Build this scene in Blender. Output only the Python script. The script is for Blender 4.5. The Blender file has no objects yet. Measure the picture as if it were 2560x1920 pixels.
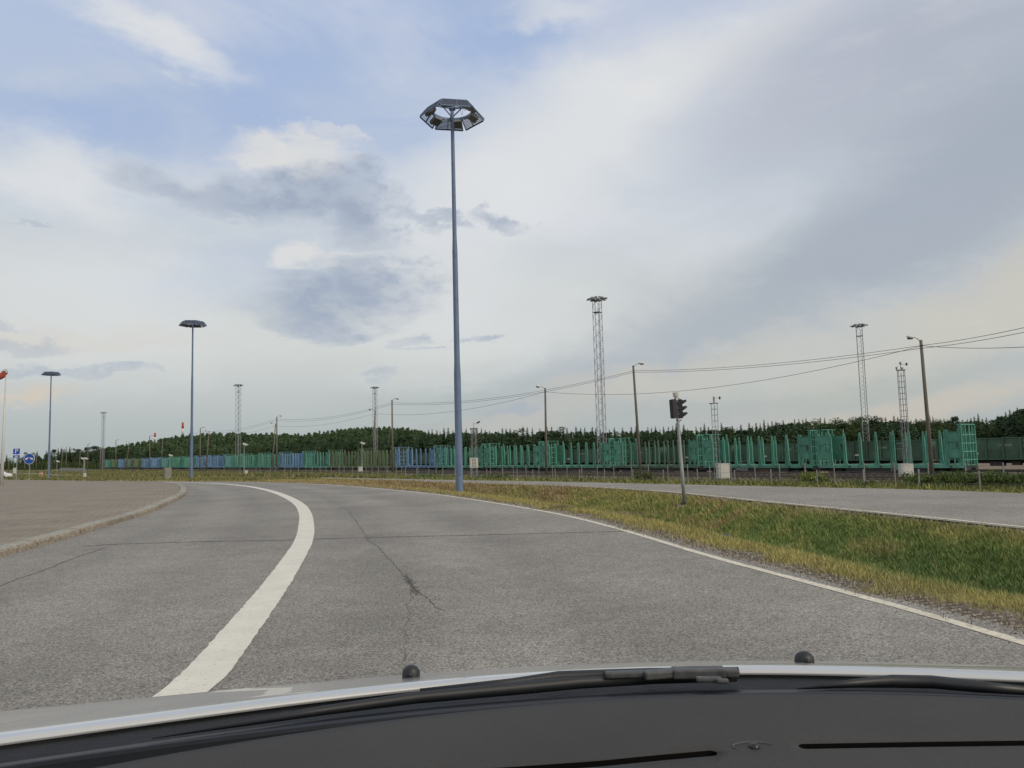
import bpy, bmesh, math, random
import numpy as np
from math import sin, cos, tan, atan2, pi, radians, sqrt, hypot
from mathutils import Vector, Matrix, noise as mnoise
random.seed(7); rng = np.random.default_rng(7)
SC = bpy.context.scene
COL = SC.collection

# ------------------------------------------------------------------ camera
F = 1934.0; PIT = radians(5.02); ROL = radians(1.48); EYE = 1.35
cd = bpy.data.cameras.new('camera'); cd.sensor_width = 36.0; cd.lens = 36.0 * F / 2560.0
cd.clip_start = 0.02; cd.clip_end = 6000
cam = bpy.data.objects.new('camera', cd); COL.objects.link(cam)
RM = Matrix.Rotation(pi / 2 + PIT, 3, 'X') @ Matrix.Rotation(-ROL, 3, 'Z')
cam.matrix_world = Matrix.Translation((0, 0, EYE)) @ RM.to_4x4()
SC.camera = cam

# ------------------------------------------------------------------ light and sky
SUN_AZ = radians(128); SUN_EL = radians(36)          # azimuth clockwise from the view direction
sd = bpy.data.lights.new('sun', 'SUN'); sd.energy = 1.5; sd.angle = radians(28); sd.color = (1.0, 0.86, 0.70)
sun = bpy.data.objects.new('sun', sd); COL.objects.link(sun)
sv = Vector((sin(SUN_AZ) * cos(SUN_EL), cos(SUN_AZ) * cos(SUN_EL), sin(SUN_EL)))
sun.rotation_euler = sv.to_track_quat('Z', 'Y').to_euler()
SC.view_settings.view_transform = 'Standard'; SC.view_settings.look = 'None'
SC.view_settings.exposure = 0.34; SC.view_settings.gamma = 1.0; SC.view_settings.use_curve_mapping = False


def srgb(r, g, b):
    f = lambda c: (c / 255 / 12.92) if c <= 10 else ((c / 255 + 0.055) / 1.055) ** 2.4
    return (f(r), f(g), f(b))


def ray(px, py):
    d = RM @ Vector(((px - 1280) / F, (960 - py) / F, -1.0)); return d / d.y


class NT:
    """small helper that writes node trees"""
    def __init__(s, nt): s.nt = nt; nt.nodes.clear()
    def n(s, t, **kw):
        o = s.nt.nodes.new(t)
        for k, v in kw.items(): setattr(o, k, v)
        return o
    def put(s, sock, v):
        if isinstance(v, bpy.types.NodeSocket): s.nt.links.new(v, sock)
        elif v is not None:
            if isinstance(v, (tuple, list)) and sock.type == 'RGBA' and len(v) == 3: v = (*v, 1)
            sock.default_value = v
    def m(s, op, a, b=None, c=None, clamp=False):
        o = s.n('ShaderNodeMath', operation=op, use_clamp=clamp)
        s.put(o.inputs[0], a); s.put(o.inputs[1], b); s.put(o.inputs[2], c) if c is not None else None
        return o.outputs[0]
    def mix(s, f, a, b, blend='MIX'):
        o = s.n('ShaderNodeMix', data_type='RGBA', blend_type=blend)
        s.put(o.inputs[0], f); s.put(o.inputs[6], a); s.put(o.inputs[7], b); return o.outputs[2]
    def ss(s, v, a, b, lo=0.0, hi=1.0):
        o = s.n('ShaderNodeMapRange', interpolation_type='SMOOTHSTEP')
        s.put(o.inputs[0], v); s.put(o.inputs[1], a); s.put(o.inputs[2], b); s.put(o.inputs[3], lo); s.put(o.inputs[4], hi)
        return o.outputs[0]
    def noise(s, vec, scale, detail=3, rough=0.5, dist=0.0):
        o = s.n('ShaderNodeTexNoise'); s.put(o.inputs['Vector'], vec); s.put(o.inputs['Scale'], scale)
        s.put(o.inputs['Detail'], detail); s.put(o.inputs['Roughness'], rough); s.put(o.inputs['Distortion'], dist)
        return o.outputs[0]
    def comb(s, x, y, z):
        o = s.n('ShaderNodeCombineXYZ'); s.put(o.inputs[0], x); s.put(o.inputs[1], y); s.put(o.inputs[2], z); return o.outputs[0]


def stereo(px, py):
    d = ray(px, py).normalized(); return d.x / (1 + d.y), d.z / (1 + d.y)


def build_world():
    w = bpy.data.worlds.new('World'); SC.world = w; w.use_nodes = True
    w.cycles.sampling_method = 'MANUAL'; w.cycles.sample_map_resolution = 256; T = NT(w.node_tree)
    tc = T.n('ShaderNodeTexCoord'); gen = tc.outputs['Generated']
    sky = T.n('ShaderNodeTexSky', sky_type='NISHITA', sun_disc=False)
    sky.sun_elevation = SUN_EL; sky.sun_rotation = SUN_AZ; sky.air_density = 1.0; sky.dust_density = 1.5
    nm = T.n('ShaderNodeVectorMath', operation='NORMALIZE'); T.put(nm.inputs[0], gen)
    sp = T.n('ShaderNodeSeparateXYZ'); T.put(sp.inputs[0], nm.outputs[0])
    X, Y, Z = sp.outputs
    den = T.m('MAXIMUM', T.m('ADD', Y, 1.0), 0.02)
    S0 = T.m('DIVIDE', X, den); T0 = T.m('DIVIDE', Z, den)
    # wisps: stretched, warped noise in sky direction
    v3 = nm.outputs[0]
    mp = T.n('ShaderNodeMapping'); T.put(mp.inputs[0], v3); mp.inputs['Rotation'].default_value = (0, radians(24), 0)
    mp.inputs['Scale'].default_value = (1.0, 1.0, 2.6)
    n_wisp = T.noise(mp.outputs[0], 3.4, 6, 0.58, 0.6)
    n_fine = T.noise(mp.outputs[0], 11, 6, 0.6, 0.4)
    mp2 = T.n('ShaderNodeMapping'); T.put(mp2.inputs[0], v3); mp2.inputs['Scale'].default_value = (1, 1, 1.8)
    n_c = T.noise(mp2.outputs[0], 9, 8, 0.6, 0.3)
    n_c2 = T.noise(mp2.outputs[0], 26, 6, 0.62, 0.2)
    n_soft = T.noise(mp.outputs[0], 2.1, 3, 0.5, 0.3)
    # warped coordinates
    wx = T.m('MULTIPLY', T.m('SUBTRACT', n_c, 0.5), 0.070); wy = T.m('MULTIPLY', T.m('SUBTRACT', n_wisp, 0.5), 0.065)
    wf = T.m('MULTIPLY', T.m('SUBTRACT', n_c2, 0.5), 0.022)
    SX = T.m('ADD', T.m('ADD', S0, wx), wf); TX = T.m('ADD', T.m('ADD', T0, wy), wf)

    WV = T.comb(SX, TX, 0.0); PV = T.comb(S0, T0, 0.0)

    def blob(cx, cy, rx, ry, ang=0, edge=(1.0, 0.35), warp=True):
        """soft ellipse round a sky direction; radii and centre in photo pixels at that direction"""
        s, t = stereo(cx, cy); k = 1 / (2 * F)
        mp = T.n('ShaderNodeMapping', vector_type='TEXTURE'); T.put(mp.inputs[0], WV if warp else PV)
        mp.inputs['Location'].default_value = (s, t, 0); mp.inputs['Rotation'].default_value = (0, 0, radians(ang)); mp.inputs['Scale'].default_value = (rx * k, ry * k, 1)
        ln = T.n('ShaderNodeVectorMath', operation='LENGTH'); T.put(ln.inputs[0], mp.outputs[0]); r = ln.outputs['Value']
        return T.ss(r, edge[0], edge[1])
    # base: pale veil, greener-grey at the horizon, lavender blue high up
    el = T.m('ARCSINE', Z)
    base = T.mix(T.ss(el, 0.0, 0.16), srgb(172, 180, 182), srgb(207, 210, 207))
    base = T.mix(T.ss(el, 0.14, 0.34), base, srgb(205, 212, 219))
    base = T.mix(T.ss(el, 0.26, 0.62), base, srgb(188, 200, 224))
    base = T.mix(T.ss(el, 0.60, 0.95), base, srgb(206, 207, 209)); base = T.mix(T.ss(Y, 0.35, -0.2), base, srgb(208, 207, 205))
    c = base
    def lay(c, mask, col, f=1.0):
        return T.mix(T.m('MULTIPLY', mask, f, clamp=True), c, srgb(*col))
    # open blue
    nb = T.m('MULTIPLY', T.ss(n_wisp, 0.62, 0.36), T.ss(el, 0.95, 0.6)); nb = T.m('MULTIPLY', nb, T.ss(S0, 0.12, -0.02))
    c = lay(c, T.m('MULTIPLY', T.ss(el, 0.2, 0.45), nb), (166, 187, 221), 0.5)
    for b, f in [((640, 190, 330, 170, 15), .8), ((150, 330, 330, 90, 0), .75), ((1250, 90, 230, 110, -10), .9),
                 ((520, 330, 420, 90, 0), .6), ((860, 180, 160, 160, 0), .4), ((1060, 350, 220, 60, 0), .5),
                 ((660, 650, 330, 80, 0), .35), ((450, 720, 330, 60, 0), .3)]:
        c = lay(c, blob(*b, edge=(1.2, 0.1)), (160, 182, 219), f * .86)
    # white veils
    for b, f in [((330, 60, 260, 80, -20), .8), ((470, 130, 160, 70, -30), .55), ((140, 440, 260, 100, -8), .8), ((300, 860, 460, 150, 0), .4), ((1250, 860, 460, 100, 10), .35),
                 ((1640, 190, 330, 120, 8), .95), ((1500, 330, 460, 220, 20), .85), ((1250, 470, 360, 180, 10), .8), ((1150, 760, 420, 110, 12), .4), ((250, 700, 420, 110, 0), .5),
                 ((1900, 60, 400, 90, 14), .75), ((1130, 620, 260, 160, 20), .5), ((1400, 30, 200, 50, 5), .6)]:
        c = lay(c, blob(*b, edge=(1.25, 0.0)), (229, 230, 230), f)
    for b, f in [((2050, 230, 420, 200, 22), .75), ((2300, 60, 420, 160, 10), .8), ((2500, 250, 400, 220, 10), .6)]:
        c = lay(c, blob(*b, edge=(1.3, 0.0), warp=False), (186, 190, 201), f)
    wm = T.m('MULTIPLY', T.ss(n_wisp, 0.5, 0.72), T.ss(el, 0.1, 0.3))
    c = lay(c, wm, (220, 222, 230), 0.45)
    # broad grey band rising to the right
    for b, f in [((2080, 620, 900, 150, 25), .62), ((2560, 380, 620, 300, 25), .66), ((2250, 640, 520, 160, 22), .5),
                 ((1750, 830, 640, 90, 22), .45), ((2700, 60, 420, 500, 0), .5)]:
        c = lay(c, blob(*b, edge=(1.35, 0.0)), (163, 172, 184), f * .9)
    # cream light low on the right
    for b, f in [((2450, 800, 800, 120, 17), .6), ((1500, 985, 620, 60, 15), .7), ((2700, 640, 420, 100, 22), .55)]:
        c = lay(c, blob(*b, edge=(1.3, 0.1)), (203, 198, 186), f)
    for b, f in [((2480, 975, 460, 45, 7), .45), ((2150, 1030, 300, 35, 4), .35), ((80, 1000, 90, 20, 3), .8), ((110, 860, 400, 40, 2), .3)]:
        c = lay(c, blob(*b, edge=(1.5, 0.0)), (212, 198, 181), f)
    for b, f in [((1700, 1010, 700, 50, 3), .35), ((2450, 900, 500, 45, 8), .4), ((1150, 1000, 300, 40, 3), .35)]:
        c = lay(c, blob(*b, edge=(1.4, 0.1)), (168, 177, 176), f)
    TEX = T.ss(T.m('ADD', n_c, T.m('MULTIPLY', n_c2, 0.5)), 0.58, 0.84, 1.35, 0.62)
    # cumulus: grey-blue bodies with pale tops
    for b, f in [((660, 365, 95, 42, -8), .85), ((790, 400, 110, 60, -15), .8), ((740, 635, 80, 38, 8), .85), ((860, 650, 90, 30, -5), .5),
                 ((820, 335, 80, 16, -12), .5)]:
        c = lay(c, blob(*b, edge=(1.2, 0.45)), (226, 225, 222), f * .95)
    for b, f in [((700, 480, 190, 75, 3), .8), ((880, 500, 130, 95, -10), .8), ((370, 462, 120, 48, 5), .55), ((540, 490, 120, 50, 5), .6),
                 ((930, 590, 110, 45, -20), .6), ((820, 730, 200, 75, 6), .75), ((960, 700, 150, 50, -3), .6), ((790, 790, 130, 35, 5), .65),
                 ((1245, 553, 95, 26, -3), .6), ((1080, 560, 100, 22, -18), .5), ((1190, 820, 70, 20, 0), .65), ((1020, 825, 60, 25, 0), .5),
                 ((70, 880, 110, 22, 0), .6), ((40, 830, 50, 10, 5), .6), ((230, 948, 170, 16, 0), .55), ((960, 945, 70, 16, 0), .5),
                 ((1290, 1020, 110, 14, 4), .5), ((1060, 860, 50, 10, -10), .4), ((60, 940, 110, 20, 0), .4), ((60, 565, 60, 8, -5), .3)]:
        c = lay(c, T.m('MULTIPLY', blob(*b, edge=(1.22, 0.45)), TEX), (163, 174, 192), f)
    c = lay(c, T.ss(n_fine, 0.55, 0.75), (225, 227, 231), 0.12)
    c = lay(c, T.ss(n_soft, 0.5, 0.3), (170, 180, 195), 0.14)
    # a share of the physical sky, so that clear parts keep its tint
    nis = T.n('ShaderNodeVectorMath', operation='SCALE'); T.put(nis.inputs[0], sky.outputs[0]); nis.inputs['Scale'].default_value = 1.0
    cl = T.n('ShaderNodeVectorMath', operation='SCALE'); T.put(cl.inputs[0], c); cl.inputs['Scale'].default_value = 7.9
    low = T.m('ABSOLUTE', Z)
    out = T.mix(0.06, cl.outputs[0], nis.outputs[0])
    bg = T.n('ShaderNodeBackground'); T.put(bg.inputs[0], out); bg.inputs[1].default_value = 0.10
    wo = T.n('ShaderNodeOutputWorld'); T.put(wo.inputs[0], bg.outputs[0])
build_world()

# ------------------------------------------------------------------ materials
MATS = {}
def mat(name, col=(0.5, 0.5, 0.5), rough=0.7, metal=0.0, var=0.15, scale=2.0, bump=0.0, bscale=30, dirt=None, dscale=1.5, attr=None, coat=0.0, spec=0.5, dlo=0.5, dhi=0.7, anis=None, rnd=0.0):
    if name in MATS: return MATS[name]
    m = bpy.data.materials.new(name); m.use_nodes = True; T = NT(m.node_tree)
    tc = T.n('ShaderNodeTexCoord'); o = tc.outputs['Object']
    if attr:
        geo = T.n('ShaderNodeNewGeometry'); o = geo.outputs['Position']
    if anis:
        mp = T.n('ShaderNodeMapping'); T.put(mp.inputs[0], o); mp.inputs['Scale'].default_value = anis; o2 = mp.outputs[0]
    else: o2 = o
    if attr:
        a = T.n('ShaderNodeAttribute', attribute_name=attr); c = a.outputs['Color']
    else:
        rgb = T.n('ShaderNodeRGB'); rgb.outputs[0].default_value = (*col, 1); c = rgb.outputs[0]
    nz = T.noise(o2, scale, 5, 0.6)
    k = T.ss(nz, 0.3, 0.7, 1 - var, 1 + var)
    if rnd: oi = T.n('ShaderNodeObjectInfo'); k = T.m('MULTIPLY', k, T.ss(oi.outputs['Random'], 0, 1, 1 - rnd, 1 + rnd))
    hs = T.n('ShaderNodeHueSaturation'); T.put(hs.inputs['Value'], k); T.put(hs.inputs['Color'], c); c = hs.outputs[0]
    if dirt:
        nd = T.noise(o2, dscale, 6, 0.65)
        c = T.mix(T.ss(nd, dlo, dhi), c, dirt)
    b = T.n('ShaderNodeBsdfPrincipled'); T.put(b.inputs['Base Color'], c)
    T.put(b.inputs['Roughness'], rough); T.put(b.inputs['Metallic'], metal)
    b.inputs['Coat Weight'].default_value = coat; b.inputs['Specular IOR Level'].default_value = spec
    if bump:
        bn = T.n('ShaderNodeBump'); T.put(bn.inputs['Height'], T.noise(o, bscale, 4, 0.6)); bn.inputs['Strength'].default_value = bump
        bn.inputs['Distance'].default_value = 0.02; T.put(b.inputs['Normal'], bn.outputs[0])
    out = T.n('ShaderNodeOutputMaterial'); T.put(out.inputs[0], b.outputs[0])
    MATS[name] = m; return m


def asphalt_mat(name, col, stone=95, contrast=0.55, warm=(0.2, 0.17, 0.13), wear=False):
    m = bpy.data.materials.new(name); m.use_nodes = True; T = NT(m.node_tree)
    geo = T.n('ShaderNodeNewGeometry'); p = geo.outputs['Position']
    vo = T.n('ShaderNodeTexVoronoi'); T.put(vo.inputs['Vector'], p); vo.inputs['Scale'].default_value = stone
    bw = T.n('ShaderNodeSeparateColor'); T.put(bw.inputs[0], vo.outputs['Color'])
    n1 = T.noise(p, stone * 0.8, 3, 0.7)
    k = T.m('ADD', T.ss(bw.outputs[0], 0.0, 1.0, 1 - contrast, 1 + contrast * 1.15), T.ss(n1, 0.25, 0.75, -0.3, 0.3))
    n2 = T.noise(p, 0.35, 5, 0.55); n3 = T.noise(p, 3.2, 4, 0.6)
    k = T.m('MULTIPLY', k, T.ss(n2, 0.3, 0.7, 0.87, 1.12)); k = T.m('MULTIPLY', k, T.ss(n3, 0.3, 0.7, 0.93, 1.07))
    if wear: at_ = T.n('ShaderNodeAttribute', attribute_name='tint'); k = T.m('MULTIPLY', k, at_.outputs['Fac'])
    hs = T.n('ShaderNodeHueSaturation'); T.put(hs.inputs['Value'], k); T.put(hs.inputs['Color'], col)
    c = T.mix(T.ss(T.noise(p, 14, 4, 0.6), 0.66, 0.8), hs.outputs[0], warm)
    b = T.n('ShaderNodeBsdfPrincipled'); T.put(b.inputs['Base Color'], c); b.inputs['Roughness'].default_value = 0.86
    b.inputs['Specular IOR Level'].default_value = 0.35
    bn = T.n('ShaderNodeBump'); T.put(bn.inputs['Height'], bw.outputs[1]); bn.inputs['Strength'].default_value = 0.6; bn.inputs['Distance'].default_value = 0.004
    T.put(b.inputs['Normal'], bn.outputs[0])
    out = T.n('ShaderNodeOutputMaterial'); T.put(out.inputs[0], b.outputs[0]); return m


def paver_mat():
    m = bpy.data.materials.new('island_paving'); m.use_nodes = True; T = NT(m.node_tree)
    geo = T.n('ShaderNodeNewGeometry'); p = geo.outputs['Position']
    mp = T.n('ShaderNodeMapping'); T.put(mp.inputs[0], p); mp.inputs['Rotation'].default_value = (0, 0, radians(14))
    br = T.n('ShaderNodeTexBrick'); T.put(br.inputs[0], mp.outputs[0]); br.inputs['Scale'].default_value = 1.0
    br.inputs['Brick Width'].default_value = 0.22; br.inputs['Row Height'].default_value = 0.14; br.inputs['Mortar Size'].default_value = 0.008
    br.inputs['Color1'].default_value = (*srgb(138, 131, 118), 1); br.inputs['Color2'].default_value = (*srgb(124, 117, 106), 1)
    br.inputs['Mortar'].default_value = (*srgb(98, 90, 80), 1)
    k = T.m('MULTIPLY', T.ss(T.noise(p, 0.5, 5, 0.6), 0.3, 0.7, 0.88, 1.12), T.ss(T.noise(p, 18, 4, 0.6), 0.3, 0.7, 0.85, 1.15))
    hs = T.n('ShaderNodeHueSaturation'); T.put(hs.inputs['Value'], k); T.put(hs.inputs['Color'], br.outputs[0])
    c = T.mix(T.ss(T.noise(p, 1.1, 6, 0.65), 0.52, 0.75), hs.outputs[0], srgb(122, 116, 98))
    b = T.n('ShaderNodeBsdfPrincipled'); T.put(b.inputs['Base Color'], c); b.inputs['Roughness'].default_value = 0.9
    bn = T.n('ShaderNodeBump'); T.put(bn.inputs['Height'], br.outputs['Fac']); bn.invert = True; bn.inputs['Strength'].default_value = 0.5; bn.inputs['Distance'].default_value = 0.01
    T.put(b.inputs['Normal'], bn.outputs[0])
    out = T.n('ShaderNodeOutputMaterial'); T.put(out.inputs[0], b.outputs[0]); return m

# ------------------------------------------------------------------ mesh helpers
class MB:
    def __init__(s): s.v = []; s.f = []; s.c = None
    def add(s, vs, fs, M=None):
        k = len(s.v)
        s.v += [tuple(M @ Vector(v)) if M is not None else tuple(v) for v in vs]
        s.f += [tuple(i + k for i in f) for f in fs]; return s
    def box(s, c, d, M=None, tap=1.0):
        x, y, z = d[0] / 2, d[1] / 2, d[2] / 2; cx, cy, cz = c
        vs = [(cx + sx * x * (tap if sz > 0 else 1), cy + sy * y * (tap if sz > 0 else 1), cz + sz * z) for sz in (-1, 1) for sx, sy in ((-1, -1), (1, -1), (1, 1), (-1, 1))]
        return s.add(vs, [(3, 2, 1, 0), (4, 5, 6, 7), (0, 1, 5, 4), (1, 2, 6, 5), (2, 3, 7, 6), (3, 0, 4, 7)], M)
    def beam(s, a, b, w, h=None):
        a, b = Vector(a), Vector(b); d = b - a; L = d.length
        if L < 1e-6: return s
        q = d.to_track_quat('Z', 'Y').to_matrix().to_4x4(); M = Matrix.Translation((a + b) / 2) @ q
        return s.box((0, 0, 0), (w, h or w, L), M)
    def tube(s, pts, rs, n=8, cap=True):
        pts = [Vector(p) for p in pts]; rs = rs if isinstance(rs, (list, tuple)) else [rs] * len(pts)
        k = len(s.v); up = None
        for i, p in enumerate(pts):
            d = (pts[min(i + 1, len(pts) - 1)] - pts[max(i - 1, 0)]).normalized()
            if up is None: up = Vector((0, 0, 1)) if abs(d.z) < 0.9 else Vector((1, 0, 0))
            a = d.cross(up).normalized(); b = a.cross(d).normalized() if a.length else Vector((0, 1, 0)); up = b
            for j in range(n):
                t = 2 * pi * j / n; s.v.append(tuple(p + (a * cos(t) + b * sin(t)) * rs[i]))
        for i in range(len(pts) - 1):
            for j in range(n):
                s.f.append((k + i * n + j, k + i * n + (j + 1) % n, k + (i + 1) * n + (j + 1) % n, k + (i + 1) * n + j))
        if cap:
            s.f.append(tuple(k + j for j in range(n))[::-1]); s.f.append(tuple(k + (len(pts) - 1) * n + j for j in range(n)))
        return s
    def prism(s, poly, t, M=None):
        """poly in xz, thickness t along y"""
        n = len(poly); vs = [(x, -t / 2, z) for x, z in poly] + [(x, t / 2, z) for x, z in poly]
        fs = [tuple(range(n)), tuple(range(2 * n - 1, n - 1, -1))] + [(i, i + n, (i + 1) % n + n, (i + 1) % n) for i in range(n)]
        return s.add(vs, fs, M)
    def mesh(s, name, smooth=False):
        me = bpy.data.meshes.new(name); me.from_pydata(s.v, [], s.f); me.validate()
        if smooth: me.polygons.foreach_set('use_smooth', [True] * len(me.polygons))
        me.update(); return me


def link(name, me, m=None, parent=None, loc=None, rz=0.0, objmat=None):
    o = bpy.data.objects.new(name, me); COL.objects.link(o)
    if me is not None and m is not None and not me.materials: me.materials.append(m)
    if objmat is not None:
        if not me.materials: me.materials.append(objmat)
        o.material_slots[0].link = 'OBJECT'; o.material_slots[0].material = objmat
    if parent is not None: o.parent = parent
    if loc is not None: o.location = loc
    if rz: o.rotation_euler = (0, 0, rz)
    return o
def part(name, mb, m, parent, smooth=False, loc=None, rz=0.0):
    return link(name, mb.mesh(name, smooth), m, parent, loc, rz)
def tag(o, label, cat, group=None):
    o['label'] = label; o['category'] = cat
    if group: o['group'] = group
    return o
def thing(name, label, cat, loc=(0, 0, 0), rz=0.0, group=None):
    return tag(link(name, None, None, None, loc, rz), label, cat, group)
def structure(name, me, m, kind='structure'):
    o = link(name, me, m); o['kind'] = kind; return o
def copy_tree(o, parent=None):
    c = o.copy(); COL.objects.link(c)
    if parent is not None: c.parent = parent
    for ch in o.children: copy_tree(ch, c)
    return c
def np_mesh(name, V, Fa, smooth=False, colors=None):
    me = bpy.data.meshes.new(name); V = np.asarray(V, np.float32); Fa = np.asarray(Fa, np.int32); nf, k = Fa.shape
    me.vertices.add(len(V)); me.vertices.foreach_set('co', V.ravel())
    me.loops.add(nf * k); me.loops.foreach_set('vertex_index', Fa.ravel())
    me.polygons.add(nf); me.polygons.foreach_set('loop_start', np.arange(0, nf * k, k, dtype=np.int32))
    me.polygons.foreach_set('loop_total', np.full(nf, k, np.int32))
    if smooth: me.polygons.foreach_set('use_smooth', np.ones(nf, bool))
    me.update(calc_edges=True)
    if colors is not None:
        a = me.color_attributes.new('tint', 'FLOAT_COLOR', 'POINT')
        cc = np.ones((len(V), 4), np.float32); cc[:, :3] = colors; a.data.foreach_set('color', cc.ravel())
    return me

# ------------------------------------------------------------------ terrain
NX, NY = cos(radians(38)), sin(radians(38))            # away from the road, across the rails
EX, EY = -NY, NX                                       # along the rails, away from the camera
def sst(a, b, x):
    t = np.clip((x - a) / (b - a), 0, 1); return t * t * (3 - 2 * t)
def G0(y):
    y = np.asarray(y, float); q = np.clip(y - 27, -40, 400)
    s = 0.5 * (q + np.sqrt(q * q + 64)) - 0.5 * (-27 + sqrt(27 * 27 + 64)) * 0
    return -0.010 * np.minimum(s, 125) + 0.010 * 0.56
def P(px, py, dz=0.0):
    d = ray(px, py); y = 20.0
    for _ in range(60):
        z = float(G0(y)) + dz; ny = (z - EYE) / d.z if d.z < 0 else 400; y = 0.5 * y + 0.5 * min(ny, 600)
    return np.array([d.x * y, y])
def at(px, py, Y):
    d = ray(px, py); return Vector((d.x * Y, Y, EYE + d.z * Y))
def smooth_line(pts, step, ext0=None, ext1=None):
    pts = [np.array(p, float) for p in pts]
    if ext0: pts = [np.array(p, float) for p in ext0] + pts
    if ext1: pts = pts + [np.array(p, float) for p in ext1]
    out = []
    n = len(pts)
    for i in range(n - 1):
        p0, p1, p2, p3 = pts[max(i - 1, 0)], pts[i], pts[i + 1], pts[min(i + 2, n - 1)]
        L = np.linalg.norm(p2 - p1); a = max(L, 1e-3)
        t0 = np.linalg.norm(p1 - p0) or a; t2 = np.linalg.norm(p3 - p2) or a
        m1 = ((p1 - p0) / t0 * a + (p2 - p1)) / 2 if i > 0 else (p2 - p1)
        m2 = ((p3 - p2) / t2 * a + (p2 - p1)) / 2 if i < n - 2 else (p2 - p1)
        k = max(1, int(L / step))
        for j in range(k):
            t = j / k; out.append((2 * t ** 3 - 3 * t * t + 1) * p1 + (t ** 3 - 2 * t * t + t) * m1 + (-2 * t ** 3 + 3 * t * t) * p2 + (t ** 3 - t * t) * m2)
    out.append(pts[-1]); return np.array(out)
def resample(L, n):
    d = np.r_[0, np.cumsum(np.linalg.norm(np.diff(L, axis=0), axis=1))]; s = np.linspace(0, d[-1], n)
    return np.stack([np.interp(s, d, L[:, i]) for i in range(L.shape[1])], 1)
def relax(L, k=4):
    L = L.copy()
    for _ in range(k): L[1:-1] = 0.25 * L[:-2] + 0.5 * L[1:-1] + 0.25 * L[2:]
    return L
def normals(L):
    t = np.gradient(L, axis=0); t /= np.linalg.norm(t, axis=1)[:, None] + 1e-9
    return np.stack([t[:, 1], -t[:, 0]], 1)            # to the right of travel
def sdist(L, X, Y):
    """signed distance to polyline, positive on its right"""
    best = np.full(X.shape, 1e18); sg = np.zeros(X.shape)
    for i in range(len(L) - 1):
        ax, ay = L[i]; bx, by = L[i + 1]; dx, dy = bx - ax, by - ay; q = dx * dx + dy * dy + 1e-12
        t = np.clip(((X - ax) * dx + (Y - ay) * dy) / q, 0, 1)
        ex, ey = X - ax - t * dx, Y - ay - t * dy; d2 = ex * ex + ey * ey
        cr = dx * ey - dy * ex; m = d2 < best - 1e-9
        best = np.where(m, d2, best); sg = np.where(m, -np.sign(cr), sg)
    return np.sqrt(best) * sg

A_px = [(2560, 1606), (2283, 1523), (2125, 1482), (1967, 1442), (1831, 1408), (1696, 1367), (1563, 1326.5), (1415, 1289), (1270, 1263),
        (1162, 1246), (1089, 1236), (981, 1225), (872, 1215.5), (800, 1211), (678, 1206.3), (539, 1204.5), (400, 1204), (199, 1202), (0, 1199.5)]
a_w = [P(*p) for p in A_px]
A = relax(smooth_line(a_w, 0.5, [(4.6, -25), (4.35, -8), (4.0, 0)], [(-125, 165), (-240, 260)]), 6)
B_px = [(2560, 1318), (2419, 1304), (2238, 1285), (2057, 1267.5), (1876, 1250), (1696, 1231.5), (1560, 1222), (1399, 1214), (1160, 1207), (959, 1201), (800, 1198), (678, 1196.2)]
b_w = [P(*p) for p in B_px]
B = relax(smooth_line(b_w, 0.5, [(11.5, -25), (10.4, 0)], [b_w[-1] + np.array([EX, EY]) * k for k in (40, 120, 400)]), 6)
C_px = [(2560, 1233.6), (2238, 1222), (2012, 1218), (1786, 1213), (1560, 1208), (1399, 1204.3), (1160, 1200.5), (980, 1197)]
c_w = [P(*p) for p in C_px]
C = relax(smooth_line(c_w, 0.5, [(22, -25), (18, 0)], [b_w[-1] + np.array([EX, EY]) * k + np.array([NX, NY]) * 3.4 for k in (0, 40, 120, 400)]), 6)

Ac, Bc, Cc = resample(A, 150), resample(B, 110), resample(C, 110)
def zones(X, Y):
    return sdist(Ac, X, Y), sdist(Bc, X, Y), sdist(Cc, X, Y)
def ground_z(X, Y, Z3=None):
    X = np.atleast_1d(np.asarray(X, float)); Y = np.atleast_1d(np.asarray(Y, float))
    sA, sB, sC = Z3 if Z3 is not None else zones(X, Y)
    u = NX * X + NY * Y; z = G0(Y)
    # ditch between the roads
    inv = (sA > 0) & (sB < 0); wdt = np.where(inv, sA - sB, 1); t = np.where(inv, sA / np.maximum(wdt, .01), 0)
    dep = np.clip(0.12 * wdt, 0, 0.60) * sst(60, 25, Y)
    z = z - np.where(inv, dep * sst(0.12, 0.55, t) * sst(1.0, 0.62, t), 0)
    # bank down to the yard
    w = sst(0.8, 8.0, sC); bank = -1.3 - .25 * sst(34, 46, u)
    z = z * (1 - w) + bank * w
    z = z - .75 * sst(68.5, 71, u)
    z = z + 3.0 * sst(260, 900, u)
    z = np.where(sA < -0.05, z - 0.06, z)
    z = np.where((sB > 0.05) & (sC < -0.05), z - 0.06, z)
    return z
def gz(x, y): return float(ground_z(x, y)[0])

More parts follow.
